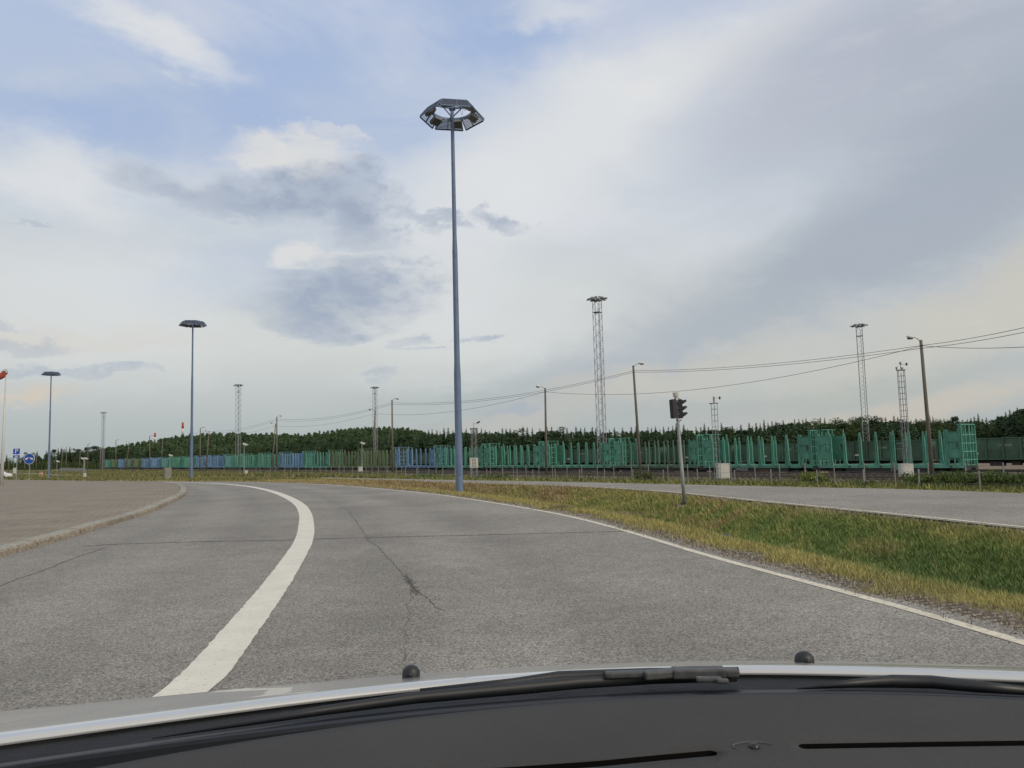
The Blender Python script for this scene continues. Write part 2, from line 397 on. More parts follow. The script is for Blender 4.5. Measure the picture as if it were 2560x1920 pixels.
def vnoise(x, y, s, o=0.0):
    return mnoise.noise(Vector((x * s, y * s, o)))
def ground_colors(X, Y, Z3):
    sA, sB, sC = Z3; u = NX * X + NY * Y
    n1 = np.array([vnoise(a, b, .35, 3.1) for a, b in zip(X, Y)]); n2 = np.array([vnoise(a, b, 1.6, 9.7) for a, b in zip(X, Y)])
    gravel = np.array([.19, .165, .135]); dry = np.array([.235, .215, .080]); green = np.array([.115, .170, .050]); brown = np.array([.205, .150, .090])
    bank = np.array([.125, .125, .062]); yard = np.array([.185, .155, .120]); forest = np.array([.045, .055, .025])
    def mx(c, d, w): w = np.clip(w, 0, 1)[:, None]; return c * (1 - w) + d * w
    c = np.tile(bank, (len(X), 1))
    c = mx(c, yard, sst(58, 66, u + 7 * n1) * sst(0, 1, sC))
    c = mx(c, forest, sst(150, 175, u))
    inv = sst(0, .3, sA) * sst(0, -.3, sB)
    v = np.tile(green, (len(X), 1)); wdt = np.maximum(sA - sB, .1)
    v = mx(v, dry, sst(2.3, 1.2, sA + .9 * n1)); v = mx(v, dry, .6 * sst(-1.0, -.3, sB + .5 * n1)); v = mx(v, dry, sst(.05, .4, n2 + n1 * .6) * .5)
    v = mx(v, np.array([.082, .135, .044]), sst(.38, .55, sA / wdt + .08 * n2) * sst(.85, .65, sA / wdt + .08 * n2) * sst(17, 11, Y))
    v = mx(v, dry * .9 + .1 * brown, sst(16, 26, Y) * .55)
    v = mx(v, brown, sst(28, 36, Y + 6 * n1) * sst(60, 45, Y) * .8)
    v = mx(v, brown, .6 * sst(.42, .62, n2 * .7 + n1 * .5 + .1) * sst(10, 14, Y))
    v = mx(v, gravel, sst(.50, .36, sA - .12 * sst(14, 6, Y) + .35 * n2 + .25 * n1)); v = mx(v, gravel, sst(-.5, -.2, sB + .15 * n2))
    c = mx(c, v, inv)
    c = mx(c, np.array([.15, .16, .05]), sst(.0, .5, sC) * sst(3.0, 1.0, sC))
    c = c * (1 + .25 * n2[:, None])
    return np.clip(c, .01, 1)

def build_ground():
    th = np.concatenate([np.arange(-180, -42, 4), np.arange(-42, 42, .3), np.arange(42, 180, 4)])
    r = [0.3]
    while r[-1] < 3500: r.append(r[-1] * 1.024 + 0.02)
    r = np.array(r); TH, R = np.meshgrid(np.radians(th), r, indexing='ij')
    X = (R * np.sin(TH)).ravel(); Y = (R * np.cos(TH)).ravel(); Z3 = zones(X, Y); Z = ground_z(X, Y, Z3)
    bump = np.array([vnoise(a, b, 1.1) * .035 + vnoise(a, b, 3.3, 5) * .015 for a, b in zip(X, Y)])
    Z = Z + bump * ((Z3[0] > .5) & (Z3[1] < -.3) | (Z3[2] > .6)) - 0.012
    n, m = TH.shape; idx = np.arange(n * m).reshape(n, m)
    nx = np.roll(idx, -1, axis=0); Fc = np.stack([idx[:, :-1], idx[:, 1:], nx[:, 1:], nx[:, :-1]], -1).reshape(-1, 4)
    me = np_mesh('ground', np.stack([X, Y, Z], 1), Fc, True, ground_colors(X, Y, Z3))
    structure('ground', me, mat('ground_soil', rough=.95, var=.3, scale=6, bump=.8, bscale=25, attr='tint', spec=.1))
build_ground()

def loft(name, L0, L1, nc, dz, m, tintf=None):
    n = len(L0); V = []
    for j in range(nc + 1):
        t = j / nc; p = L0 * (1 - t) + L1 * t; V.append(np.c_[p, G0(p[:, 1]) + dz])
    V = np.concatenate(V); idx = np.arange((nc + 1) * n).reshape(nc + 1, n)
    Fc = np.stack([idx[:-1, :-1], idx[:-1, 1:], idx[1:, 1:], idx[1:, :-1]], -1).reshape(-1, 4)
    me = np_mesh(name, V, Fc, True, tintf(V[:, 0], V[:, 1]) if tintf else None); return me
ASPH = asphalt_mat('asphalt_old', (.224, .218, .200), contrast=.44, wear=True); ASPH2 = asphalt_mat('asphalt_far', (.232, .224, .204), 80, .35)
nA = normals(A)
jit = np.array([vnoise(p[0], p[1], 1.3) * .10 + vnoise(p[0], p[1], 5.0) * .05 for p in A])[:, None]
A_out = A + nA * (0.22 + jit)
Ar = resample(A_out, 700)
spine = resample(smooth_line([(-30, -25), (-28, 0), (-26, 12), (-36, 40), (-60, 62), (-150, 90), (-330, 120)], 2), 700)
Lp = [(412, 1746.7), (470, 1685), (542.5, 1602), (615, 1519), (669, 1454), (709, 1399.5), (738, 1360), (748.6, 1320), (749, 1287), (738, 1266), (716, 1247.6), (669, 1228), (615, 1217), (542.5, 1209.7), (480, 1207.3)]
Rp = [(521, 1746), (564, 1678), (615, 1606), (669, 1533), (720, 1457), (756, 1396), (777.6, 1349), (782, 1312.7), (777.6, 1284), (759.5, 1258.5), (716, 1237), (669, 1223.4), (615, 1214), (542.5, 1208), (480, 1206.4)]
Lw = [P(*p) for p in Lp]; Rw = [P(*p) for p in Rp]
cen = resample(relax(smooth_line([(P(*l) + P(*r)) / 2 for l, r in zip(Lp, Rp)], .2, [(P(412, 1746.7) + P(521, 1746)) / 2 + np.array([-.62, -2.2]), (P(412, 1746.7) + P(521, 1746)) / 2 + np.array([-.28, -1.0])],
             [P(400, 1205.6), P(250, 1204.3), P(60, 1202.5)]), 8), 1500)
cenc = resample(cen, 110)
def track_wear(X, Y):
    d = sdist(cenc, X, Y); f = np.ones(len(X))
    for c_, w_, k_ in ((1.15, .38, -.075), (2.95, .42, -.075), (2.05, .35, .045), (-1.2, .4, -.07), (-2.9, .4, -.07), (-2.0, .35, .04), (4.4, .5, .05)): f += 1.35 * k_ * np.exp(-((d - c_) / w_) ** 2)
    sA = sdist(Ac, X, Y); f += .05 * np.exp(-((sA + .1) / .35) ** 2); f *= 1 + .04 * np.array([vnoise(a, b, .5, 8) for a, b in zip(X, Y)])
    return np.repeat(f[:, None], 3, 1)
structure('main_road', loft('main_road', Ar, spine, 110, 0.0, ASPH, track_wear), ASPH)
structure('second_road', loft('second_road', resample(B - normals(B) * .18, 500), resample(C, 500), 10, 0.0, ASPH2), ASPH2)

def ribbon(name, L, w0, w1, dz, m, jitter=0.0, kind='structure', js=9.0):
    N = normals(L); V = []
    for k, w in enumerate((w0, w1)):
        jj = np.array([vnoise(p[0], p[1], js, k * 7.7) * jitter + vnoise(p[0], p[1], js * 3, k * 3.3) * jitter * .6 for p in L])[:, None]
        q = L + N * (np.asarray(w).reshape(-1, 1) + jj); V.append(np.c_[q, G0(q[:, 1]) + dz])
    V = np.concatenate(V); n = len(L); i = np.arange(n - 1); Fc = np.stack([i, i + 1, n + i + 1, n + i], 1)
    return np_mesh(name, V, Fc)
PAINT = mat('road_paint', srgb(208, 207, 196), .75, var=.06, scale=3, dirt=(.28, .27, .25), dscale=26, dlo=.56, dhi=.74)
PAINT2 = mat('road_paint_worn', srgb(205, 200, 184), .8, var=.10, scale=3, dirt=(.24, .23, .21), dscale=22, dlo=.50, dhi=.70)
Aw = A[(A[:, 1] > -6) & (A[:, 1] < 150)]
structure('edge_line', ribbon('edge_line', resample(Aw, 900), -.055, .055, .004, PAINT2, .010), PAINT2)
Bw = resample(B[(B[:, 1] > -6) & (B[:, 1] < 110)], 700)
structure('second_road_edge_line', ribbon('second_road_edge_line', Bw, -.02, .09, .004, PAINT2, .006), PAINT2)
structure('centre_line', ribbon('centre_line', cen, -.15, .15, .004, PAINT, .012, js=14), PAINT)

# ------------------------------------------------------------------ island with kerb stones
K_px = [(0, 1394), (94, 1367), (199, 1338), (278, 1313), (362, 1287), (434, 1255.5), (462, 1240), (468, 1230), (462, 1219.5), (440, 1212), (400, 1208.6), (253, 1206.3), (0, 1203)]
k_w = [P(*p) for p in K_px]
K = relax(smooth_line(k_w, .25, [(-7.9, -12), (-7.3, 0), (-7.25, 6)], [(-130, 146)]), 10)
KL = np.r_[0, np.cumsum(np.linalg.norm(np.diff(K, axis=0), axis=1))]
KH, KW = 0.115, 0.30
Kin = K - normals(K) * KW; Kin = relax(Kin, 30)
spine2 = resample(smooth_line([(-28, -12), (-26, 12), (-36, 40), (-55, 62), (-130, 100)], 2), 600)
PAV = paver_mat()
structure('paved_island', loft('paved_island', resample(Kin, 600), spine2, 30, KH - .012, PAV), PAV)
KERB = mat('kerb_concrete', srgb(146, 145, 136), .9, var=.2, scale=9, bump=.9, bscale=24, dirt=srgb(126, 122, 110), dscale=7, dlo=.5, dhi=.75, rnd=.07)
KERBF = mat('kerb_face', srgb(138, 130, 116), .92, var=.28, scale=14, bump=1.0, bscale=30, dirt=srgb(96, 78, 60), dscale=10, dlo=.50, dhi=.68, rnd=.12)
kerb = link('kerb', None); kerb['kind'] = 'structure'
def kp(s): return np.array([np.interp(s, KL, K[:, 0]), np.interp(s, KL, K[:, 1])])
def kn(s):
    d = kp(s + .1) - kp(s - .1); d /= np.linalg.norm(d); return np.array([-d[1], d[0]])
s0 = KL[np.argmin(np.abs(K[:, 1] - P(94, 1367)[1]) + np.abs(K[:, 0] - P(94, 1367)[0]))] % 1.98
s = s0; end = KL[np.argmin(np.hypot(K[:, 0] + 75, K[:, 1] - 112))]
while s < end:
    L = 1.98 if s < KL[-1] else 1; mb = MB(); nseg = 6 if s < 60 else 3; rows = []
    hz = random.uniform(-.006, .006)
    for i in range(nseg + 1):
        q = s + .022 + (L - .044) * i / nseg; p, n = kp(q), kn(q); z = float(G0(p[1]))
        w = vnoise(p[0], p[1], 9) * .012; chip = max(0, vnoise(p[0], p[1], 6, 4.4)) * .03
        o = lambda d, h: (p[0] + n[0] * d, p[1] + n[1] * d, z + h)
        rows.append([o(-.004 + w, -.08), o(.004 + w, .01), o(.012 + w, KH - .035 - chip), o(.035 + chip * .6, KH - .006 + hz), o(.06 + chip, KH + hz), o(KW - .01, KH + .004 + hz), o(KW, -.05)])
    V = [v for r_ in rows for v in r_]; m7 = 7; Fc = []
    for i in range(nseg):
        for j in range(6): Fc.append((i * m7 + j, i * m7 + j + 1, (i + 1) * m7 + j + 1, (i + 1) * m7 + j))
    Fc.append(tuple(range(7))[::-1]); Fc.append(tuple(nseg * m7 + j for j in range(7)))
    mb.add(V, Fc); ko = part('kerb_stone', mb, KERB, kerb); ko.data.materials.append(KERBF); s += L
    for p_ in ko.data.polygons:
        if abs(p_.normal.z) < .75: p_.material_index = 1

# ------------------------------------------------------------------ cracks and seam
TAR = mat('tar_seam', (.105, .10, .095), .8, var=.3, scale=20)
CRK = mat('crack_dark', (.088, .083, .076), .95, var=.4, scale=20)
def crack(name, px, w, jit, step=.05, m=CRK, dz=.0035):
    pts = [P(*p) for p in px]; L = []
    for a, b in zip(pts[:-1], pts[1:]):
        n = max(2, int(np.linalg.norm(b - a) / step)); L += [a + (b - a) * i / n for i in range(n)]
    L.append(pts[-1]); L = np.array(L); N = normals(L)
    off = np.array([vnoise(p[0], p[1], 2.2, 1) * jit * 2 + vnoise(p[0], p[1], 9, 2) * jit for p in L])[:, None]; L = L + N * off
    ww = np.array([max(.001, w * (.55 + 1.3 * abs(vnoise(p[0], p[1], 7, 5)) + .6 * vnoise(p[0], p[1], 25, 6))) for p in L]); ww[0] = ww[-1] = .0008
    return structure(name, ribbon(name, L, -ww, ww, dz, m), m)
crack('tar_seam', [(200, 1366), (307, 1360), (470, 1355), (741, 1350), (800, 1347), (1162, 1338.5), (1563, 1328.5)], .028, .006, m=TAR)
crack('crack', [(-60, 1492), (0, 1464), (134, 1416), (200, 1390), (268, 1369)], .009, .02)
crack('crack', [(800, 1244), (843, 1260), (872, 1277), (901, 1320), (923, 1349)], .006, .02)
crack('crack', [(910, 1345), (923, 1352), (963, 1385), (1010, 1439), (1040, 1475), (1075, 1504), (1107, 1526)], .005, .02)
crack('crack', [(1030, 1470), (1022, 1520), (1012, 1600), (1005, 1660)], .0022, .03)
def spots(name, cx, cy, sx, sy, n, r0, m, seed, slant=0):
    R_ = random.Random(seed); mb = MB()
    for _ in range(n):
        a, b = R_.gauss(0, 1), R_.gauss(0, 1); q = P(cx + a * sx + slant * b, cy + b * sy); r = r0 * R_.uniform(.4, 1.3); z = float(G0(q[1])) + .0042 + R_.random() * .002
        k = R_.randint(5, 8); t0 = R_.random() * 6
        mb.add([(q[0] + cos(t0 + 2 * pi * i / k) * r * R_.uniform(.5, 1.2), q[1] + sin(t0 + 2 * pi * i / k) * r * R_.uniform(.5, 1.2), z) for i in range(k)], [tuple(range(k))])
    o = link(name, mb.mesh(name), m); o['kind'] = 'stuff'; return o
spots('asphalt_spalling', 1027, 1458, 5, 16, 170, .012, CRK, 3, 9)
spots('asphalt_spalling', 1075, 1495, 22, 18, 90, .008, mat('pale_grit', (.42, .36, .29), .9), 5, 12)
spots('asphalt_spalling', 1060, 1560, 30, 45, 70, .008, CRK, 8, 12)

# ------------------------------------------------------------------ car, seen from the driver's seat
def build_car():
    car = thing('car', 'silver car seen from its own driver seat, with dark dashboard, cowl and wipers', 'car', (0, 0, 0))
    def W(px, py, z):
        d = ray(px, py); y = (z - EYE) / d.z; return (d.x * y, y)
    def curve(pts, z, deg=4):
        w = [W(x, y, z) for x, y in pts]; xs = np.array([p[0] for p in w]); ys = np.array([p[1] for p in w])
        c = np.polyfit(xs, ys, deg); x0, x1 = xs.min(), xs.max(); dc = np.polyder(c)
        def f(x):
            if x < x0: e = x0 - x; return np.polyval(c, x0) - np.polyval(dc, x0) * e - .25 * e * e
            if x > x1: e = x - x1; return np.polyval(c, x1) + np.polyval(dc, x1) * e - .25 * e * e
            return float(np.polyval(c, x))
        return f
    dash = curve([(231, 1920), (405, 1889), (579, 1860), (810, 1823), (1042, 1788), (1280, 1772), (1511, 1750), (1743, 1736.6), (1974, 1732), (2206, 1738), (2560, 1749)], 1.0)
    band = curve([(0, 1905), (289, 1863), (579, 1827), (868, 1792), (1280, 1755), (1685, 1730), (1974, 1720), (2437, 1732), (2560, 1735)], .992)
    rear = curve([(0, 1849), (289, 1811), (521, 1779), (694, 1755), (868, 1734), (1042, 1714.6), (1280, 1697), (1511, 1682), (1750, 1675), (2032, 1675), (2321, 1685.6), (2560, 1692.6)], .985)
    brt = curve([(0, 1823), (405, 1773), (579, 1751.6), (810, 1724), (1007, 1701), (1280, 1681), (1511, 1668), (1801, 1659), (2032, 1659), (2321, 1665), (2560, 1674)], .972)
    crest = curve([(0, 1782), (231, 1753), (405, 1741), (579, 1728), (752, 1710), (1007, 1690), (1280, 1667), (1511, 1660), (1801, 1654), (2032, 1654), (2321, 1659), (2560, 1666.6)], .930)
    xs = np.linspace(-.98, 1.30, 70)
    def sheet(name, rows, m, smooth=True, thick=None):
        """rows: list of functions x -> (y, z)"""
        mb = MB(); n = len(xs)
        V = [(x, *r_(x)) for r_ in rows for x in xs]
        Fc = [(j * n + i, j * n + i + 1, (j + 1) * n + i + 1, (j + 1) * n + i) for j in range(len(rows) - 1) for i in range(n - 1)]
        mb.add(V, Fc); return part(name, mb, m, car, smooth)
    silver = mat('silver_paint', (.60, .61, .60), .24, .6, var=.02, coat=.6)
    black = mat('cowl_plastic', (.006, .0075, .010), .40, var=.3, scale=25, bump=.15, bscale=200, dirt=(.035, .038, .038), dscale=30, dlo=.64, dhi=.8, spec=.35)
    matte = mat('glass_frit', (.004, .004, .005), .8, spec=.1)
    dashm = mat('dashboard_plastic', (.045, .044, .043), .76, var=.10, scale=3, bump=.35, bscale=420, spec=.35)
    def hood(y, z, slope, d): return lambda x: (y(x) + d, z - slope * d)
    rows = [lambda x: (rear(x) + .001, .977), lambda x: (rear(x), .981), lambda x: (rear(x) + .006, .985),
            lambda x: (rear(x) * .5 + brt(x) * .5, .9815), lambda x: (brt(x), .973),
            lambda x: (brt(x) + .03, .9665), lambda x: (brt(x) * .5 + crest(x) * .5, .9535), lambda x: (crest(x), .931),
            lambda x: (crest(x) + .12, .897), lambda x: (crest(x) + .30, .835), lambda x: (crest(x) + .50, .735), lambda x: (crest(x) + .62, .62), lambda x: (crest(x) + .66, .45)]
    b = sheet('bonnet', rows, silver)
    sheet('cowl', [lambda x: (band(x) - .01, .975), lambda x: (band(x), .985), lambda x: (band(x) * .6 + rear(x) * .4, .976), lambda x: (band(x) * .45 + rear(x) * .55, .960),
                   lambda x: (band(x) * .3 + rear(x) * .7, .966), lambda x: (rear(x) - .012, .972), lambda x: (rear(x) + .012, .9745)], black)
    sheet('frit_band', [lambda x: (dash(x) + .004, .955), lambda x: (dash(x) + .01, .984), lambda x: (band(x) - .012, .984), lambda x: (band(x) - .011, .95)], matte)
    # dashboard with two defroster slots and a light sensor
    rows = [lambda x: (.18, .80)] + [(lambda x, t=t: (.22 * (1 - t) + dash(x) * t, .955 + .045 * sin(t * pi / 2) + .012 * math.sin(t * pi))) for t in np.linspace(0, 1, 26)]
    d = sheet('dashboard', rows, dashm)
    def on_dash(px, py):
        y = .9
        for _ in range(30):
            dd = ray(px, py); x = dd.x * y; t = (y - .22) / (dash(x) - .22); z = .955 + .045 * sin(min(t, 1) * pi / 2) + .012 * sin(t * pi); y = .5 * y + .5 * (z - EYE) / dd.z
        return Vector((ray(px, py).x * y, y, z))
    cut = MB(); dark = mat('slot_shade', (.004, .004, .004), .9, spec=.1); slots = []
    for pts in ([(1500, 1909), (1640, 1895), (1776, 1883)], [(2014, 1866), (2300, 1861), (2620, 1857)]):
        if pts[0][0] == 1500: pts = [(1080, 1937), (1290, 1924)] + pts
        q = [on_dash(*p) for p in pts]; r = .0078
        for k_, mbx, grow in ((0, cut, 0), (1, None, .001)):
            mb2 = cut if k_ == 0 else MB(); L = np.array([[p.x, p.y, p.z] for p in q]); L = resample(L, 18); T_ = np.gradient(L, axis=0)[:, :2]; T_ /= np.linalg.norm(T_, axis=1)[:, None]; N_ = np.stack([-T_[:, 1], T_[:, 0]], 1)
            out = [L[i, :2] + N_[i] * r for i in range(18)]; e = L[-1, :2]
            out += [e + T_[-1] * r * sin(t) + N_[-1] * r * cos(t) for t in np.linspace(0, pi, 8)[1:-1]]
            out += [L[i, :2] - N_[i] * r for i in range(17, -1, -1)]; e = L[0, :2]
            out += [e - T_[0] * r * sin(t) - N_[0] * r * cos(t) for t in np.linspace(0, pi, 8)[1:-1]]
            zs = L[:, 2]; n = len(out); top = zs.max() + .05; bot = zs.min() - .03
            if k_ == 0: slots.append((out, zs))
    # cut by hand: boolean with closed capsules
    mbc = MB()
    for out, zs in slots:
        n = len(out); top, bot = zs.max() + .04, zs.min() - .035
        mbc.add([(p[0], p[1], bot) for p in out] + [(p[0], p[1], top) for p in out], [tuple(range(n))[::-1], tuple(range(n, 2 * n))] + [(i, (i + 1) % n, (i + 1) % n + n, i + n) for i in range(n)])
    # the dash must be closed for the boolean
    bm_solid = d.modifiers.new('solid', 'SOLIDIFY'); bm_solid.thickness = .02; bm_solid.offset = -1
    cme = mbc.mesh('cutter'); bmx = bmesh.new(); bmx.from_mesh(cme); bmesh.ops.recalc_face_normals(bmx, faces=bmx.faces); bmx.to_mesh(cme); bmx.free(); tmp = bpy.data.objects.new('cutter', cme); COL.objects.link(tmp)
    bo = d.modifiers.new('cut', 'BOOLEAN'); bo.object = tmp; bo.operation = 'DIFFERENCE'; bo.solver = 'EXACT'
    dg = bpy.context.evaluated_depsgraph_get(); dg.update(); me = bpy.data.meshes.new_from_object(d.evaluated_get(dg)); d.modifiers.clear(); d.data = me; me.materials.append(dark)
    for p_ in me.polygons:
        if abs(p_.normal.z) < .6 and .5 < p_.center.y < dash(p_.center.x) - .06: p_.material_index = 1  # slot walls coloured near-black, painting in the shade inside the slots
    bpy.data.objects.remove(tmp)
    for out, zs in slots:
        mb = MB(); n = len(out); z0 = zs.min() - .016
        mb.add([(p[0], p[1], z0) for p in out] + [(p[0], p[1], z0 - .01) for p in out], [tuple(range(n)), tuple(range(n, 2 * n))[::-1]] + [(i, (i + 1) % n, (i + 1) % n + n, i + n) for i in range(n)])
        part('defroster_vent', mb, dark, car)  # slot floor in the same painted shade black
    c = on_dash(1886, 1869); mb = MB()
    mb.tube([c + Vector((0, 0, z)) for z in (-.002, .001, .003, .0045, .005)], [.0062, .0062, .0055, .0035, .001], 16)
    part('light_sensor', mb, mat('sensor_black', (.012, .012, .013), .35), car, True)
    mb = MB(); ring = []
    for i in range(24):
        t = 2 * pi * i / 24; ring.append(c + Vector((cos(t) * .024, sin(t) * .013 + .001, .0012)))
    mb.tube(ring[1:15], [.0003] + [.0007] * 12 + [.0003], 5); part('sensor_seat', mb, mat('sensor_rim', (.09, .088, .085), .6), car)
    # washer jets on the bonnet
    for px, py, w in ((1028, 1690, .0158), (2010, 1656, .0168)):
        y = 1.46
        for _ in range(20):
            x = ray(px, py).x * y; yc = crest(x); z = .931 + (yc - y) * .25; y = .5 * y + .5 * min((z - EYE) / ray(px, py).z, yc + .02)
        mb = MB(); c = Vector((x, y, z - .006))
        mb.tube([c + Vector((0, 0, h)) for h in (0, .009, .015, .020, .0235, .0245)], [w, w, w * .94, w * .76, w * .42, .001], 20); mb.box((c.x, c.y - w * .96, c.z + .012), (.008, .004, .006))
        part('washer_jet', mb, mat('jet_plastic', (.014, .016, .019), .5), car, True)
    # wiper: arm, blade and its adapter lying along the cowl
    def on_cowl(px, py, z): d_ = ray(px, py); y = (z - EYE) / d_.z; return Vector((d_.x * y, y, z))
    blk = mat('wiper_black', (.012, .014, .017), .45, var=.2, scale=30); grey = mat('wiper_adapter', (.06, .063, .064), .5, var=.3, scale=60)
    wp = part('wiper', MB().tube([on_cowl(*p, .985) for p in ((380, 1846), (810, 1776), (1042, 1744), (1280, 1722), (1450, 1706), (1640, 1694), (1840, 1690))], [.0008, .007, .009, .010, .010, .010, .009], 8), blk, car, True)
    mb = MB(); pl = [on_cowl(*p, .992) for p in ((1050, 1726), (1280, 1706), (1396, 1692), (1500, 1688), (1625, 1684), (1846, 1680))]
    mb.tube(pl, [.003, .0065, .009, .009, .009, .008], 8); part('wiper_blade', mb, blk, wp, True)
    mb = MB()
    for a, b, w, h in (((1512, 1687), (1640, 1683), .016, .010), ((1610, 1688), (1690, 1681), .020, .013), ((1680, 1682), (1812, 1680), .026, .015), ((1809, 1681), (1846, 1681), .020, .012), ((1740, 1698), (1805, 1699), .012, .008), ((1790, 1703), (1822, 1703), .008, .008)):
        mb.beam(on_cowl(*a, .996), on_cowl(*b, .996), w, h)
    ba = part('blade_adapter', mb, grey, wp); bv = ba.modifiers.new('round', 'BEVEL'); bv.width = .0032; bv.segments = 3; bv.limit_method = 'ANGLE'
    mb = MB().tube([on_cowl(*p, .982) for p in ((1990, 1722), (2140, 1708), (2230, 1703), (2330, 1705), (2440, 1716), (2600, 1730))], [.001, .007, .010, .010, .009, .006], 8)
    part('wiper', mb, blk, car, True)
    # windscreen: thin curved clear pane standing from the frit band up over the driver
    wm = bpy.data.materials.new('clear_glass'); wm.use_nodes = True; T = NT(wm.node_tree); tr = T.n('ShaderNodeBsdfTransparent'); o = T.n('ShaderNodeOutputMaterial'); T.put(o.inputs[0], tr.outputs[0])
    mb = MB(); n = len(xs); R_ = [(band(x) - .006 - t * .95, .99 + t * .62 - .06 * t * t) for t in (0,) for x in (0,)]
    V = [(x * (1 - .12 * t), (band(x) - .006) - t * (band(x) * .55 + .42), .99 + .60 * t + .05 * sin(t * pi)) for t in np.linspace(0, 1, 7) for x in xs]
    mb.add(V, [(j * n + i, j * n + i + 1, (j + 1) * n + i + 1, (j + 1) * n + i) for j in range(6) for i in range(n - 1)]); part('windscreen', mb, wm, car, True)
build_car()
#MORE
# ------------------------------------------------------------------ rail yard
TR = Vector((40.08, 68.78, 0)); RAILZ = -2.15
def track_pt(t, off=0.0): return Vector((TR.x + EX * t + NX * off, TR.y + EY * t + NY * off, RAILZ))
TRZ = atan2(-NX, NY)                                   # local x points back towards the camera's right, local y away
def objcopy(o, parent, name=None):
    c = o.copy(); COL.objects.link(c); c.parent = parent; return c

STEEL = mat('dark_steel', (.030, .031, .034), .75, var=.3, scale=6, dirt=(.07, .055, .042), dscale=5, dlo=.5, dhi=.7)
WHEEL = mat('wheel_steel', (.045, .04, .038), .6, var=.3, scale=6)
def paintmat(n, c, d): return mat(n, c, .62, var=.16, scale=2.2, dirt=d, dscale=2.6, dlo=.50, dhi=.78, anis=(1, 1, .5), rnd=.16)
TEAL = paintmat('teal_paint', (.080, .270, .200), (.09, .15, .11)); BLUE = paintmat('blue_paint', (.13, .25, .40), (.12, .17, .22))
OLIVE = paintmat('olive_paint', (.105, .155, .075), (.09, .10, .06)); MOSS = paintmat('moss_green_paint', (.075, .16, .11), (.085, .09, .065))
GOND = paintmat('gondola_green', (.050, .108, .068), (.05, .08, .055)); GOND2 = paintmat('gondola_brown', (.085, .062, .048), (.06, .05, .04))

def disc(mb, c, r, t, n=14):
    """wheel disc with its axis along y"""
    V = [(c[0] + cos(2 * pi * i / n) * r, c[1] + s * t / 2, c[2] + sin(2 * pi * i / n) * r) for s in (-1, 1) for i in range(n)]
    mb.add(V, [tuple(range(n)), tuple(range(2 * n - 1, n - 1, -1))] + [(i, i + n, (i + 1) % n + n, (i + 1) % n) for i in range(n)])

ST_X = [-5.55 + 1.5857 * k for k in range(8)]
RUST = mat('rusty_fitting', (.10, .055, .035), .85, var=.4, scale=8)
def stanchion_mb(side):
    mb = MB(); M = Matrix.Translation((0, side * 1.44, 0))
    mb.prism([(-.46, 1.26), (.46, 1.26), (.24, 1.45), (.14, 1.8), (.125, 4.2), (.05, 4.56), (-.04, 4.60), (-.125, 4.25), (-.14, 1.8), (-.24, 1.45)], .05, M)
    mb.prism([(-.05, 1.26), (.05, 1.26), (.035, 4.5), (-.035, 4.5)], .22, M)
    mb.prism([(.10, 1.6), (.14, 1.6), (.115, 4.1), (.075, 4.1)], .16, M); mb.prism([(-.14, 1.6), (-.10, 1.6), (-.075, 4.1), (-.115, 4.1)], .16, M)
    return mb
def corner_mb(sx, sy):
    """side bulkhead between the last stanchion and the end wall: two plates with an opening, on legs"""
    mb = MB(); xa, xb = sorted((sx * 5.65, sx * 6.85)); y = sy * 1.44; xm = (xa + xb) / 2; w = xb - xa
    mb.box((xm, y, 2.42), (w, .06, .86)); mb.box((xm, y, 3.86), (w, .06, .86))
    for x, t in ((xa + .06, 4.5), (xb - .06, 4.9)): mb.box((x, y, (1.3 + t) / 2), (.13, .14, t - 1.3))
    mb.box((xm + .05, y, 3.15), (.09, .08, .6)); mb.box((xm - .3, y - .04 * sy, 3.15), (w * .45, .03, .6))
    for z in (2.0, 2.84, 3.44, 4.28): mb.box((xm, y + sy * .045, z), (w, .05, .05))
    mb.box((xm, y, 1.65), (.10, .08, .72)); return mb
def endwall_mb(sx):
    mb = MB(); x = sx * 6.93
    for y in (-1.44, -.62, .22, 1.44): mb.box((x, y, 3.1), (.11, .12, 3.7))
    for z in (1.75, 2.5, 3.25, 4.0, 4.92): mb.box((x + sx * .02, 0, z), (.08, 2.98, .085))
    mb.box((x, -1.05, 3.1), (.07, .07, 3.6)); mb.box((x, .85, 3.1), (.07, .07, 3.6))
    mb.box((x - sx * .25, 0, 4.96), (.5, 2.7, .05)); return mb
def underframe_mb():
    mb = MB(); mb.box((0, 0, .96), (13.6, .5, .34)); mb.box((0, 0, 1.05), (13.9, 2.2, .12))
    for s in (-1, 1): mb.box((0, s * 1.30, .86), (8.2, .12, .50)); mb.box((s * 6.9, 0, 1.0), (.3, 2.7, .32)); mb.box((s * 7.15, 0, .95), (.5, .25, .25))
    for x in (-2.4, .3, 2.2): mb.box((x, -1.05, .62), (.9, .5, .4))
    mb.beam((-4, -1.2, .7), (4, -1.2, .45), .06); return mb
def bogie_mb():
    mb = MB()
    for s in (-1, 1):
        mb.prism([(-1.25, .42), (-1.1, .72), (-.4, .78), (.4, .78), (1.1, .72), (1.25, .42), (.6, .42), (.35, .22), (-.35, .22), (-.6, .42)], .18, Matrix.Translation((0, s * 1.02, 0)))
    mb.box((0, 0, .72), (.5, 2.3, .3)); return mb
def wheel_mb(x, s):
    mb = MB(); disc(mb, (x, s * .78, .475), .475, .13); disc(mb, (x, s * .70, .475), .505, .03); mb.beam((x, 0, .475), (x, s * .8, .475), .15); return mb
W_ME = {'side_sill': [], 'bogie': bogie_mb().mesh('bogie')}
def sill_mb(s):
    mb = MB(); mb.box((0, s * 1.42, 1.20), (13.9, .12, .30))
    for x in ST_X: mb.box((x, s * 1.49, 1.20), (.5, .05, .28))
    return mb
